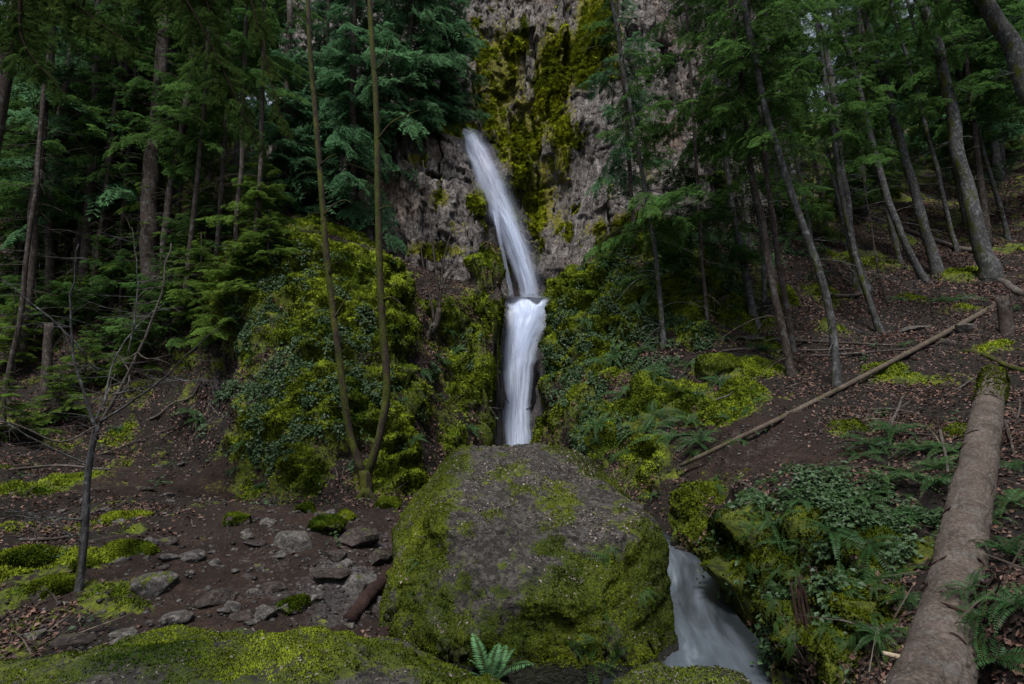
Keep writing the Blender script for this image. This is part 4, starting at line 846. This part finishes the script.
for i, (px, py, sl_) in enumerate(THIN):
    lf = px < 400; tree('very thin straight conifer stem with bare twigs among the ' + ('left forest trunks' if lf else 'leaning trunks of the right slope'), [(px, py), (px + sl_ * py * .5 + 2, py * .5), (px + sl_ * py, 0)], 5 if lf else 4.5, 3.5, 'bark_dark' if lf else 'bark_grey', 'thin', None, 11, 26, seed=100 + i, group='very thin stems of the ' + ('left forest' if lf else 'right slope'), sides=7, cs=(.85, 1), Ls=(.4, 1.6), thick=.009)
# young conifers with low green boughs
YNG = [(35,345,1.2),(85,390,.9),(140,375,1.0),(170,350,1.2),(15,370,1.2),(60,420,.7),(120,320,1.6),(225,345,1.2),(200,330,1.4),(100,280,2.2),(160,280,2.2),(250,280,.7),(30,310,1.8),(5,440,.8),(110,300,2.4),(205,268,2.0),(45,270,2.6),(240,300,1.3),(150,235,3.0),(70,330,1.7),(268,262,1.1),(120,360,1.3),(220,240,2.6),(15,300,2.2),(180,305,1.8),(260,235,2.0),(60,215,3.4),(10,210,3.6),(100,220,3.2),
       (812,240,2.6),(845,215,2.8),(730,205,3.0),(712,222,3.2),(780,215,2.6),(880,200,3),(940,165,3.4),(1000,160,3.4),(975,150,3.0)]
for i, (px, py, h) in enumerate(YNG):
    h = h * 1.6 if i < 14 else h
    p, _ = surf(px, py); z = p[1]; left = px < 400
    tree('low green young conifer with spreading boughs in the understory ' + ('of the left forest' if left else 'of the right slope'), [(px, py), (px + 1, py - h * .9 / z * F)], 2.6, .6, 'bark_dark', 'young', None, h, 6, seed=40 + i, name='young_conifer', group='young conifers of the ' + ('left' if left else 'right') + ' understory', cs=(1.05, 1), thick=.006, Ls=(.3, .8), sides=7)
# background forest
def fill(n, x0, x1, y0, y1, lab, grp, seed, hts=(10, 17), crs=('tall', 'sparse', 'thin'), mind=1.5):
    r = np.random.default_rng(seed); got = []
    while len(got) < n:
        x, y = r.uniform(x0, x1), r.uniform(y0, y1)
        if abs(x) > y * .95 + 2 or any((x - a) ** 2 + (y - b) ** 2 < mind ** 2 for a, b in got): continue
        if -8.5 < x < 8 and y < 24: continue
        pxx = 512 + x / y * F
        if abs(pxx - 303) < 34 or abs(pxx - 842) < 30: continue
        got.append((x, y)); z = down(x, y); Ht = r.uniform(*hts); o = empty('conifer_tree', (x, y, z), lab, 'tree', grp); k = r.integers(0, 6)
        if ('t', k) not in fill.c:
            gg = Geo(); C = np.stack([.12 * np.sin(np.linspace(0, 3, 20) + k), .1 * np.cos(np.linspace(0, 4, 20) + k), np.linspace(-.02, 1, 20) * 14], -1); rd = np.linspace(.14, .03, 20) * (1 + .35 * np.exp(-np.linspace(0, 14, 20) * 2)); add_tube(gg, C, rd, 9, .12, int(k)); dead_limbs(gg, C, rd, 34, int(k) + 60, f1=.6, Ls=(.5, 2.0), thick=.012); fill.c[('t', k)] = gg.mesh('trunk', [MAT['bark_grey' if k % 2 else 'bark_dark']])
        ts = obj('trunk', fill.c[('t', k)], o); s = Ht / 14; ts.scale = (.7 + .6 * r.random(),) * 2 + (s,)
        cr = crs[r.integers(len(crs))]; c = obj('crown', CR[cr][r.integers(len(CR[cr]))], o); kk = Ht / CH[cr]; c.scale = (1.1 * kk ** .4, 1.1 * kk ** .4, kk); c.rotation_euler[2] = r.random() * 6.28
        o.rotation_euler = (r.normal() * .03, r.normal() * .03, r.random() * 6.28)
fill.c = {}
fill(46, -26, -5.5, 14.5, 36, 'dark conifer standing deep in the left forest behind the front trunks', 'rear conifers of the left forest', 3)
fill(46, 6, 30, 16, 36, 'dark conifer standing high on the right slope behind the leaning trunks', 'rear conifers of the right slope', 4)
fill(12, -9, 9, 24, 28, 'conifer on the plateau above and behind the cliff', 'conifers above the cliff', 6, mind=1.2)

# near hemlock at the left whose boughs hang into the picture
b0 = at(-70, 470, 6.0); b0[2] = down(b0[0], b0[1])
hem = empty('hemlock_tree', b0, 'near hemlock at the top left whose dark boughs hang into the picture', 'tree')
g = Geo(); C = np.stack([np.linspace(0, .5, 20), np.linspace(0, .2, 20), np.linspace(-.2, 9, 20)], -1); add_tube(g, C, np.linspace(.10, .05, 20), 12, .1, 5); obj('trunk', g.mesh('trunk', [MAT['bark_dark']]), hem)
BOUGH = [((20,-40,6.0),(160,-30,5.6),(258,140,5.3),1.15),((10,-60,6.0),(170,-60,5.9),(236,90,5.7),1.0),((20,-80,6.0),(210,-70,5.5),(284,125,5.2),.8),((0,-20,6),(60,-10,5.9),(130,45,5.6),.9),((-20,0,6),(20,30,5.5),(60,90,5.2),.8)]
for bi, (a, m, e, wsc) in enumerate(BOUGH):
    Q = smooth_path(np.array([C[14] + b0, at(*m), at(*e)]), 40) - b0; g2 = Geo(); add_tube(g2, Q, np.linspace(.022, .004, 40), 6, cap=False, c=(.02, .015, .012)); 
    Ts, Cs = [], []
    for k in range(9, 40):
        f = k / 39
        if rng.random() < .25: continue
        for sd in (-1, 1):
            T, Cc, Wt = SPR[rng.integers(6)]; L = (.62 * (1 - f) ** .7 + .2) * (.55 + .7 * rng.random()) * wsc * .8
            d = unit(Q[min(k + 1, 39)] - Q[k - 1]); sidev = unit(np.cross(d, [0, -.6, .8])) * sd
            x = unit(d * .6 + sidev * (.5 + .3 * rng.random()) + np.array([0, 0, -.55 - .5 * rng.random()])); zz = unit(np.array([0, -.5, .8]) + rng.normal(size=3) * .3); y = unit(np.cross(zz, x)); zz = np.cross(x, y)
            M = np.stack([x, y, zz], 1); Ts.append((T * L) @ M.T + Q[k]); Cs.append(Cc * np.array([.045, .08, .02]) * (.7 + .6 * rng.random()))
            Ts.append((Wt * L) @ M.T + Q[k]); Cs.append(np.tile([.02, .015, .012], (len(Wt), 1)))
    T = np.concatenate(Ts); Cc = np.concatenate(Cs); g2.add(T.reshape(-1, 3), np.arange(len(T) * 3).reshape(-1, 3), None); g2.C.append(np.repeat(Cc, 3, axis=0))
    obj('bough', g2.mesh('bough', [MAT['needles']], smooth=False), hem)

# forked mossy tree
fb, _ = surf(366, 496); Yf = fb[1] + .05; fb = at(366, 496, Yf)
fork = empty('forked_tree', fb, 'slim mossy tree forked low into two long stems in front of the mossy mound', 'tree')
def pp(lst, Y): return np.array([at(x, y, Y) for x, y in lst]) - fb
def stem(lst, w0, w1, mat, seed, parent, extra=2.0, name='stem', limbs=()):
    Q = pp(lst, Yf); d = unit(Q[-1] - Q[-2]); Q = np.vstack([Q, Q[-1] + d * extra]); C = smooth_path(Q, 46); g = Geo()
    r0 = w0 / 2 / F * Yf; r1 = w1 / 2 / F * Yf; add_tube(g, C, np.linspace(r0, r1, 46), 12, .16, seed)
    if name == 'stem': C[1:-1] += (.018 * np.stack([fbm(np.c_[np.arange(44) * .22, np.full(44, seed), np.full(44, j)], 2, 3) for j in range(3)], -1)); dead_limbs(g, C, None, 26, seed, .12, .98, (.12, .7), .0, .006)
    for l in limbs:
        LQ = smooth_path(pp(l, Yf - .03), 9); add_tube(g, LQ, np.linspace(.016, .006, 9), 6, .1, seed)
    return obj(name, g.mesh(name, [MAT[mat]]), parent)
g = Geo(); tq = pp([(365,512),(366,496),(366,484),(365,470)], Yf); add_tube(g, smooth_path(tq, 10), np.array([15,14.5,13,12,11.5,11.5,11.5,11.5,11.5,11.5]) / 2 / F * Yf * 1.05, 14, .15, 3)
for rt in ([(366,490),(355,502),(345,508)], [(366,490),(378,503),(390,508)], [(366,488),(368,503),(366,514)]): add_tube(g, smooth_path(pp(rt, Yf - .08), 8), np.linspace(.06, .02, 8), 8, .1, 4)
obj('trunk', g.mesh('trunk', [MAT['bark_moss']]), fork)
stem([(364,476),(355,452),(348,425),(342,380),(335,325),(328,270),(323,210),(316,120),(310,50),(308,0)], 7.5, 4, 'bark_moss', 7, fork, limbs=[[(330,275),(323,250),(318,240),(314,236)],[(334,318),(345,300),(350,290)],[(324,215),(333,205),(345,200),(352,204)],[(320,165),(328,158),(336,154)]])
stem([(366,476),(374,455),(382,425),(387,385),(383,330),(380,280),(378,200),(376,100),(371,30),(370,0)], 8.5, 4.5, 'bark_moss', 9, fork, limbs=[[(379,210),(386,206),(392,207)],[(377,140),(392,122),(414,112),(420,110)],[(376,70),(384,60),(390,40)],[(382,300),(390,297),(400,303),(404,312)]])
# multi-stemmed bare shrub
sb, _ = surf(432, 338)
shr = empty('bare_shrub', sb, 'leafless dark multi-stemmed shrub on the ledge left of the lower fall', 'shrub')
def loc(lst, b, Y): return np.array([at(x, y, Y) for x, y in lst]) - b
g = Geo(); add_tube(g, smooth_path(loc([(424,346),(428,334),(436,324),(439,308)], sb, sb[1]), 12), np.linspace(.12, .05, 12), 8, .2, 2); obj('trunk', g.mesh('trunk', [MAT['bark_dark']]), shr)
for k, l in enumerate([[(438,312),(437,280),(431,230),(426,185),(423,160)],[(439,312),(441,290),(443,265),(449,240),(455,225)],[(434,322),(431,300),(424,270),(420,240)],[(428,335),(412,318),(403,300),(398,290)],[(437,300),(430,280),(426,255)],[(441,290),(448,275),(460,262)]]):
    g = Geo(); Q = smooth_path(loc(l, sb, sb[1]), 16); add_tube(g, Q, np.linspace(.032, .008, 16), 6, .1, k); dead_limbs(g, Q, None, 9, 200 + k, .2, .95, (.2, .6), .0, .007); obj('stem', g.mesh('stem', [MAT['bark_moss' if k in (3,) else 'bark_dark']]), shr)
# slim sapling on the left with long bare branches
sp, _ = surf(79, 590); sap = empty('sapling', sp, 'slim bare sapling with long arching leafless branches on the left dirt slope', 'tree')
g = Geo(); add_tube(g, smooth_path(loc([(78,600),(79,588),(84,540),(86,500),(89,465),(94,440),(98,425)], sp, sp[1]), 24), np.linspace(.030, .021, 24), 10, .15, 2); obj('trunk', g.mesh('trunk', [MAT['bark_grey']]), sap)
for k, (l, w, dy) in enumerate([([(98,427),(112,395),(128,355),(146,300),(155,235)], .020, .1),([(96,430),(88,390),(82,350),(86,300),(98,250)], .018, -.1),([(82,350),(66,325),(50,305),(36,286),(33,280)], .011, -.2),([(98,425),(104,405),(112,380),(100,362),(78,345)], .012, .2),
        ([(100,422),(140,405),(185,382),(225,355),(258,338)], .014, -.3),([(128,355),(136,310),(138,270),(134,240),(132,228)], .010, .0),([(138,282),(148,282),(158,272),(165,255)], .008, 0),([(92,445),(82,425),(80,400),(78,370)], .013, .2),([(112,395),(140,382),(165,375)], .009, .3),([(98,425),(80,440),(50,420),(10,430),(-20,450)], .010, -.4),
        ([(89,465),(60,440),(30,410),(0,392)], .009, -.3),([(104,405),(96,360),(104,320),(118,290)], .011, .3),([(170,390),(160,375),(152,362)], .006, -.2),([(86,520),(70,512),(52,498)], .010, -.2),([(84,545),(74,520),(60,505),(50,512)], .007, -.3)]):
    Yk = sp[1]; Q = loc(l, sp, Yk); w = w * .8; Q[:, 1] += np.linspace(0, dy * 2, len(Q)); g = Geo(); Cq = smooth_path(Q, 26); Cq += .012 * np.stack([vnoise(np.c_[np.arange(26) * .5, np.full(26, k), np.full(26, j)], 3) for j in range(3)], -1) * np.linspace(0, 1, 26)[:, None]
    add_tube(g, Cq, np.linspace(w, w * .3, 26), 6, .1, k); dead_limbs(g, Cq, None, 11, 300 + k, .2, .97, (.12, .55), 0, w * .32); obj('branch', g.mesh('branch', [MAT['dead_wood' if k % 3 == 0 else 'bark_grey']]), sap)
# broken snags
for px, py, h, w, lab in [(46,392,68,8,'short broken dead snag among the thin trunks at the left'), (1008,334,36,11,'dark broken tree stub propping the upper end of the fallen pole')]:
    p, _ = surf(px, py); o = empty('broken_snag', p, lab, 'snag'); g = Geo(); hh = h / F * p[1]; r = w / 2 / F * p[1]
    C = np.stack([np.linspace(0, -.05, 12), np.zeros(12), np.linspace(-.15, hh, 12)], -1); V, q, tr = tube(C, np.linspace(r * 1.25, r, 12), 12, .15, 3); top = np.arange(11 * 12, 12 * 12); V[top, 2] += .25 * r * rng.normal(size=12) * 2; g.add(V, q); g.F.append(tr); dead_limbs(g, C, None, 5, 9, .2, .9, (.15, .5), .1, .012); obj('trunk', g.mesh('trunk', [MAT['bark_dark']]), o)

# ------------------------------------------------------------------ fallen wood
e0, _ = surf(995, 372)
A0 = at(905, 760, 2.0); A1 = at(934, 684, 2.42); A2 = at(963, 545, 3.6); A3 = at(994, 376, 6.1)
lg = empty('fallen_log', A2, 'thick fallen conifer log lying down the right slope with mossy upper end', 'log')
NL, NS = 360, 96
Cl = smooth_path(np.array([A0, A1, A2, A3]) - A2, NL); Cl[:, 2] += .02 * fbm(np.c_[np.arange(NL) * .012, np.zeros(NL), np.zeros(NL)], 2, 3); rl = np.interp(np.linspace(0, 1, NL), [0, .25, .6, 1], [.128, .124, .118, .108])
V, q, tr = tube(Cl, rl, NS, 0, 8); dd = unit(V[:NL * NS].reshape(NL, NS, 3) - Cl[:, None]); VV = V[:NL * NS].reshape(NL, NS, 3)
ring = np.abs(fbm(np.stack([np.broadcast_to(np.arange(NL)[:, None] * .055, (NL, NS)), dd[..., 0] * 1.3, dd[..., 2] * 1.3], -1), 3, 4)); VV += dd * (.016 * fbm(VV * 3.2, 3, 3) + .007 * fbm(VV * 14, 3, 6) + .006 * np.abs(fbm(VV * 38, 2, 8)) - .012 * sst(.05, 0, ring))[..., None]
g = Geo(); V[:NL * NS] = VV.reshape(-1, 3); g.add(V, q); g.F.append(tr); obj('trunk', g.mesh('trunk', [MAT['bark_log']]), lg)
for px, py, Y, dx, dz, L in [(897,657,2.55,-1,.35,.07), (893,683,2.38,-1,.1,.04)]:
    g = Geo(); p = at(px, py, Y) - A2; d = unit(np.array([dx, -.25, dz])); P4 = p - d * L * .3 + d * L * 1.3 * np.linspace(0, 1, 6)[:, None]; add_tube(g, P4, np.linspace(.014, .008, 6), 10, .15, 3); obj('branch_stub', g.mesh('branch_stub', [MAT['fresh_wood']]), lg)
for k in range(26):     # knots and bark scars along the upper side
    f = rng.uniform(.15, .95); i = int(f * (NL - 1)); a = rng.uniform(0, 6.28); j = int(a / 6.28 * NS); p = VV[i, j]; d = dd[i, j]; tn = unit(Cl[min(i + 1, NL - 1)] - Cl[i - 1]); sd = np.cross(tn, d)
    g = Geo(); t = np.linspace(-1, 1, 7); Q = p + sd[None] * (t * rng.uniform(.03, .07))[:, None] + tn[None] * (t ** 2 * .012 * rng.choice([-1, 1]))[:, None] + d * .001; add_tube(g, Q, (.005 + .004 * rng.random()) * (1.1 - t ** 2) + .001, 5, .2, k); obj('knot', g.mesh('knot', [MAT['rotten']]), lg)
# moss at its upper end
i = rng.integers(300, NL, 2600); j = rng.integers(0, NS, 2600); Pl = VV[i, j] + rng.normal(size=(2600, 3)) * .008; Nl = dd[i, j]; kz = (Nl[:, 2] > -.2) & (rng.random(2600) < (i - 290) / 60)
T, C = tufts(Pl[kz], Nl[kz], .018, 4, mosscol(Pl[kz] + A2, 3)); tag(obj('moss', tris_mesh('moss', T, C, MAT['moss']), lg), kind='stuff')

def stick(label, pl, w0, w1, mat='dead_wood', name='fallen_branch', lift=.5, twigs=0, seed=0, cat='branch', group=None):
    Q = []
    for px, py in pl:
        p, n = surf(px, py); Q.append(p)
    Q = np.array(Q)
    if len(Q) > 2:     # poles are straight: keep the ends, lift what would sink
        t = np.linspace(0, 1, len(Q))[:, None]; Q = Q * .25 + (Q[0] + (Q[-1] - Q[0]) * t) * .75
    C = smooth_path(Q, 30); r = np.linspace(w0 / 2 / F * Q[0][1], w1 / 2 / F * Q[-1][1], 30)
    for k in range(30):
        z = down(C[k, 0], C[k, 1])
        if C[k, 2] < z + r[k] * lift: C[k, 2] += (z + r[k] * lift - C[k, 2]) * .9
    C[:, 2] = np.convolve(np.pad(C[:, 2], 2, mode='edge'), np.ones(5) / 5, 'valid')
    b = C[0].copy(); g = Geo(); add_tube(g, C - b, r, 9, .14, seed)
    if twigs: dead_limbs(g, C - b, None, twigs, seed, .1, .9, (.15, .5), .1, .006)
    o = obj(name, g.mesh(name, [MAT[mat]]), loc=b); return tag(o, label, cat, group)
PQ = []
for f_ in np.linspace(0, 1, 9):
    px = 680 + 320 * f_; py = 466 - 163 * f_ + 4 * math.sin(f_ * 3.14); p, _ = surf(px, py); PQ.append(p + (CAM - p) / np.linalg.norm(CAM - p) * .16)
PQ = np.array(PQ); tt_ = np.linspace(0, 1, 9); PQ = CAM + np.stack([ray(680 + 320 * f_, 466 - 163 * f_ + 4 * math.sin(f_ * 3.14)) for f_ in tt_]) * np.minimum(np.polyval(np.polyfit(tt_, PQ[:, 1], 2), tt_), PQ[:, 1] - .02)[:, None]
C = smooth_path(PQ, 40); b = C[0].copy(); g = Geo()
add_tube(g, C - b, np.interp(np.linspace(0, 1, 40), [0, .5, 1], [.030, .045, .065]), 10, .1, 4); dead_limbs(g, C - b, None, 8, 14, .1, .6, (.06, .25), 0, .008)
tag(obj('fallen_pole', g.mesh('fallen_pole', [MAT['bark_pale']]), loc=b), 'long thin fallen pole lying diagonally across the right bank', 'log')
stick('pale thin fallen trunk lying across the high leafy slope behind the leaning trunks', [(975,254),(920,236),(860,213),(805,194)], 5, 3, 'dead_wood', 'fallen_log', cat='log')
STK = [([(735,338),(800,340),(905,346)],4,2,'dark straight branch lying just above the fallen pole'),([(722,352),(790,352),(862,349)],3,2,'thin dark branch crossing behind the curving grey trunk'),([(800,358),(870,352),(935,347)],3,2,'thin dark stick under the middle of the fallen pole'),([(884,440),(893,418),(905,395)],4,2,'upright leaning dead stick near the log'),
 ([(1024,372),(990,360),(965,352)],6,4,'mossy dead branch by the upper end of the log'),([(1024,296),(1010,290),(1000,282)],8,6,'dark broken limb behind the broken stub'),([(945,398),(968,380),(985,372)],3,1.5,'bent twig just above the log'),([(830,296),(850,300),(880,292)],4,3,'dark stick lying at the foot of the flared-base tree'),
 ([(870,410),(890,400),(920,415)],3,2,'small stick among dead leaves under the fallen pole'),([(940,430),(955,470),(950,500)],3,2,'dead stick left of the log among ferns'),([(1005,420),(1015,450),(1020,480)],3,2,'dead stick right of the log'),([(700,405),(730,395),(752,388)],2,1.5,'thin twig on the mossy bank'),
 ([(240,410),(270,395),(300,380)],2,1.5,'thin pale twig resting on the mossy mound'),([(222,250),(235,247),(290,238)],2.5,2,'pale dead branch at the top of the mossy mound'),([(100,455),(140,440),(180,425)],2,1.2,'thin pale stick at the edge of the trail'),([(10,470),(60,455),(110,470)],3,2,'long pale stick on the dark left floor'),([(20,540),(60,548),(95,530)],3,2,'dead stick on the left floor behind the sapling'),([(150,420),(185,400),(200,392)],3,2,'dead branch lying beside the trail under the left trunks')]
for k, (pl, w0, w1, lab) in enumerate(STK): stick(lab, pl, w0, w1, 'bark_moss' if 'mossy dead' in lab else ('dead_wood' if k % 2 else 'bark_dark'), twigs=5, seed=70 + k)
# rotten log by the boulder
ra, _ = surf(350, 622); rb_, _ = surf(392, 578); g = Geo(); C = smooth_path(np.array([ra + [0, 0, .02], (ra + rb_) / 2 + [0, 0, .06], rb_ + [0, 0, .06]]), 24); V, q, tr = tube(C - ra, np.linspace(.05, .065, 24), 16, .3, 5); g.add(V, q); g.F.append(tr)
tag(obj('rotten_log', g.mesh('rotten_log', [MAT['rotten']]), loc=ra), 'dark red rotten log leaning against the left foot of the huge boulder', 'log')
# rotten stump in the near bank
sp2, n2 = surf(812, 610); g = Geo()
for k in range(22):
    x = (k - 11) * .010 + rng.normal() * .008; t = np.linspace(0, 1, 8)[:, None]; a = np.array([x, .03 * rng.normal() + .02, .26 + .09 * rng.normal()]); bq = np.array([x * 1.5 + .05, -.05 + .03 * rng.normal(), -.05]); add_tube(g, a + (bq - a) * t, np.linspace(.006, .014, 8), 6, .5, k)
tag(obj('rotten_stump', g.mesh('rotten_stump', [MAT['rotten']]), loc=sp2 + np.array([0, 0, -.14])), 'splintered rotten stump hanging out of the near right bank among ferns', 'stump')

# ------------------------------------------------------------------ ferns
def fern_mesh(seed, nf=12, npin=22, wide=.13, rise=.75, col=(.035, .085, .028), arc=6.28, droop=1.0):
    r = np.random.default_rng(seed); Ts = []; Cs = []
    for f in range(nf):
        a = f / nf * arc + r.normal() * .25; L = .65 + .45 * r.random(); el = rise * (.55 + .6 * r.random()); t = np.linspace(0, 1, npin + 1)
        hx = t * L * math.cos(el) * (1 + .15 * t); hz = L * (t * math.sin(el) - droop * .62 * t ** 2.2); wob = .12 * r.normal() * t ** 2
        A = np.stack([hx * math.cos(a) - wob * math.sin(a), hx * math.sin(a) + wob * math.cos(a), hz], -1)
        tan = unit(np.gradient(A, axis=0)); side = unit(np.cross(tan, [0, 0, 1.0])); up = np.cross(side, tan); tw = r.normal() * .35; side = side * math.cos(tw) + up * math.sin(tw); up = np.cross(side, tan)
        ln = wide * np.clip(np.sin(np.pi * np.clip(t, .04, 1) ** .75) ** .6, .08, 1) * (1 - .35 * t); hw = L / npin * .42; shade = .7 + .5 * r.random()
        for q in (-1, 1):
            o = A[1:]; tip = o + side[1:] * q * ln[1:, None] + tan[1:] * ln[1:, None] * .30 - up[1:] * ln[1:, None] * .22 + r.normal(size=(npin, 3)) * .006
            mid = (o + tip) / 2
            Ts.append(np.stack([o - tan[1:] * hw * .6, tip, mid + tan[1:] * hw + side[1:] * q * .0], 1)); Ts.append(np.stack([o - tan[1:] * hw * .6, mid - tan[1:] * hw * .8, tip], 1))
            c = np.array(col) * shade * (.75 + .5 * r.random((npin, 1))) * (.8 + .4 * t[1:, None]); Cs += [c, c * .9]
        st = np.stack([A[:-1] + side[:-1] * .006, A[:-1] - side[:-1] * .006, A[1:]], 1); Ts.append(st); Cs.append(np.tile([.05, .055, .02], (npin, 1)))
    return tris_mesh('fern', np.concatenate(Ts), np.concatenate(Cs), MAT['fern'])
FERN = [fern_mesh(1), fern_mesh(2, 10, rise=.6), fern_mesh(3, 14, rise=.9, wide=.11), fern_mesh(4, 8, rise=.5, wide=.15)]
FHANG = [fern_mesh(5, 8, 16, .12, .35, (.04, .095, .022), 3.6, 1.3), fern_mesh(6, 9, 16, .14, .3, (.04, .09, .025), 3.6, 1.4)]
LADY = fern_mesh(7, 8, 26, .17, 1.15, (.07, .16, .07), 6.28, .6)
def fern(px, py, spx, label, group=None, me=None, src=None, i=0, tilt=.45):
    if isinstance(src, float): p, n = at(px, py, src), np.array([0, 0, 1.0])
    elif src is None: p, n = surf(px, py)
    else:
        h = src.ray_cast(Vector(CAM), Vector(ray(px, py)).normalized())
        if h[0] is None: return
        p, n = np.array(h[0]), np.array(h[1])
    o = obj('fern', me or FERN[i % 4], loc=p + n * (.03 if src is None else -.01)); s = spx / F * p[1] * .82; o.scale = (s, s, s)
    ax = Vector(unit(np.array([0, 0, 1.0]) * (1 - tilt) + n * tilt)); o.rotation_mode = 'QUATERNION'; o.rotation_quaternion = Vector((0, 0, 1)).rotation_difference(ax) @ Quaternion((0, 0, 1), (i * 2.4) % 6.28)
    return tag(o, label, 'fern', group)
FR = dict(
 bank=([(670,440,48),(700,445,44),(640,432,40),(600,425,30),(625,395,38),(720,385,30),(690,365,32),(640,352,30),(600,362,25),(760,352,32),(655,415,36),(615,355,28),(575,372,22),(690,425,36),(680,395,32),(655,375,30)],'sword fern with drooping fronds on the mossy right bank between waterfall and moss-covered dome','ferns on the mid right bank'),
 upper=([(740,242,42),(690,232,46),(720,218,42),(770,262,34),(630,252,42),(610,272,36),(650,272,38),(680,262,38),(700,292,36),(640,312,32),(590,322,24),(670,322,32),(650,292,36),(740,292,32),(725,265,38),(760,235,40),(790,240,38),(705,245,40),(665,248,40)],'sword fern in the thick fern patch on top of the right bank','ferns on top of the right bank'),
 near=([(800,505,46),(830,532,56),(862,505,56),(870,545,60),(900,525,60),(770,525,42),(812,560,50),(842,582,44),(890,485,58),(905,602,42),(880,640,44),(832,475,40),(785,548,42),(850,520,50),(760,505,36),(880,580,46),(820,500,40)],'dark green sword fern on the near right bank between stream and log','ferns on the near right bank'),
 beyond=([(917,452,60),(935,490,64),(927,520,46),(950,455,50),(872,447,52),(893,437,56),(860,457,40),(938,470,50)],'large sword fern arching beside the upper left side of the fallen log','ferns left of the log'),
 right=([(990,622,74),(1012,560,72),(1004,662,84),(978,592,50),(1012,505,62),(990,525,40),(984,645,66),(1020,610,70),(1016,470,40)],'sword fern in the dark corner right of the fallen log','ferns right of the log'),
 gully=([(440,362,26),(420,372,26),(456,352,26),(402,402,20),(396,388,22),(448,330,20),(470,430,20),(415,440,20)],'small fern on the brown gully wall left of the lower fall','ferns on the left gully wall'),
 trail=([(200,420,22),(190,412,26),(242,446,22),(118,430,20),(60,420,22),(235,470,22),(262,488,20)],'small fern beside the trail at the foot of the mossy mound','ferns beside the trail'),
 slope=([(900,300,18),(820,275,20),(905,345,16)],'small fern alone on the leaf-covered right slope','small ferns on the leafy slope'))
i = 0
for key, (lst, lab, grp) in FR.items():
    for px, py, s in lst: i += 1; fern(px, py, s, lab, grp, None, None, i, .55 if key in ('bank', 'upper', 'gully') else .4)
fern(945, 302, 44, 'sword fern spreading flat on the leafy slope above the fallen pole', i=3)
fern(655, 497, 24, 'little sword fern on the ledge behind the right shoulder of the huge boulder', i=5)
fern(490, 684, 80, 'bright lacy fern growing between the foreground boulder and the huge boulder', me=LADY, src=3.5, i=1, tilt=.1)
for k, (px, py, s) in enumerate([(600,640,34),(618,655,32),(590,660,36),(612,560,28),(622,575,26),(635,560,24),(605,600,26),(640,590,26),(626,610,26),(575,648,28),(610,625,30),(645,620,22),(420,560,22),(415,590,20),(608,545,22),(595,555,20),(630,540,20)]):
    fern(px, py, s, 'small licorice fern hanging from the mossy side of the huge boulder', 'hanging ferns on the huge boulder', FHANG[k % 2], bbv, k, .75)

k = 0
while k < 70:
    px, py = rng.uniform(715, 925), rng.uniform(468, 650)
    if py > 690 - (px - 715) * .1 or px > 965 - (py - 450) * .33 or py > 560 + (px - 715) * 1.2: continue
    k += 1; fern(px, py, rng.uniform(17, 30), 'small dark fern in the carpet of little ferns covering the near right bank', 'little ferns on the near right bank', FHANG[k % 2], None, k, .7)
k = 0
while k < 40:
    px, py = rng.uniform(545, 760), rng.uniform(235, 460)
    if px < 690 - py * .3 or py > 470 - (px - 560) * .1: continue
    k += 1; fern(px, py, rng.uniform(14, 24), 'small fern drooping from the moss of the tall right bank', 'little ferns on the tall right bank', FHANG[k % 2], None, k, .7)

# ------------------------------------------------------------------ light
SUN_EL, SUN_AZ = 64, 196     # sun high behind the camera and a little to its left, veiled by cloud
w = bpy.data.worlds.new("World"); scene.world = w; w.use_nodes = True; nt = w.node_tree; bg = nt.nodes['Background']
sky = nt.nodes.new('ShaderNodeTexSky'); sky.sky_type = 'NISHITA'; sky.sun_disc = False; sky.sun_elevation = R(SUN_EL); sky.sun_rotation = R(SUN_AZ); sky.dust_density = 3; sky.air_density = 1.0; sky.ozone_density = 1.0
hs = nt.nodes.new('ShaderNodeHueSaturation'); hs.inputs['Saturation'].default_value = .5; hs.inputs['Value'].default_value = 1.35; nt.links.new(sky.outputs[0], hs.inputs['Color']); nt.links.new(hs.outputs[0], bg.inputs[0]); bg.inputs[1].default_value = .11
sl = bpy.data.lights.new("sun", 'SUN'); sl.energy = 5.0; sl.angle = R(12); sl.color = (1, .96, .9); so = bpy.data.objects.new("sun", sl); COL.objects.link(so)
d = Vector((math.sin(R(SUN_AZ)) * math.cos(R(SUN_EL)), math.cos(R(SUN_AZ)) * math.cos(R(SUN_EL)), math.sin(R(SUN_EL)))); so.rotation_euler = d.to_track_quat('Z', 'Y').to_euler()

scene.view_settings.view_transform = 'Standard'; scene.view_settings.look = 'None'; scene.view_settings.exposure = 0
c = scene.cycles; c.max_bounces = 5; c.diffuse_bounces = 3; c.glossy_bounces = 1; c.transmission_bounces = 3; c.transparent_max_bounces = 16; c.use_denoising = True; c.sample_clamp_indirect = 4
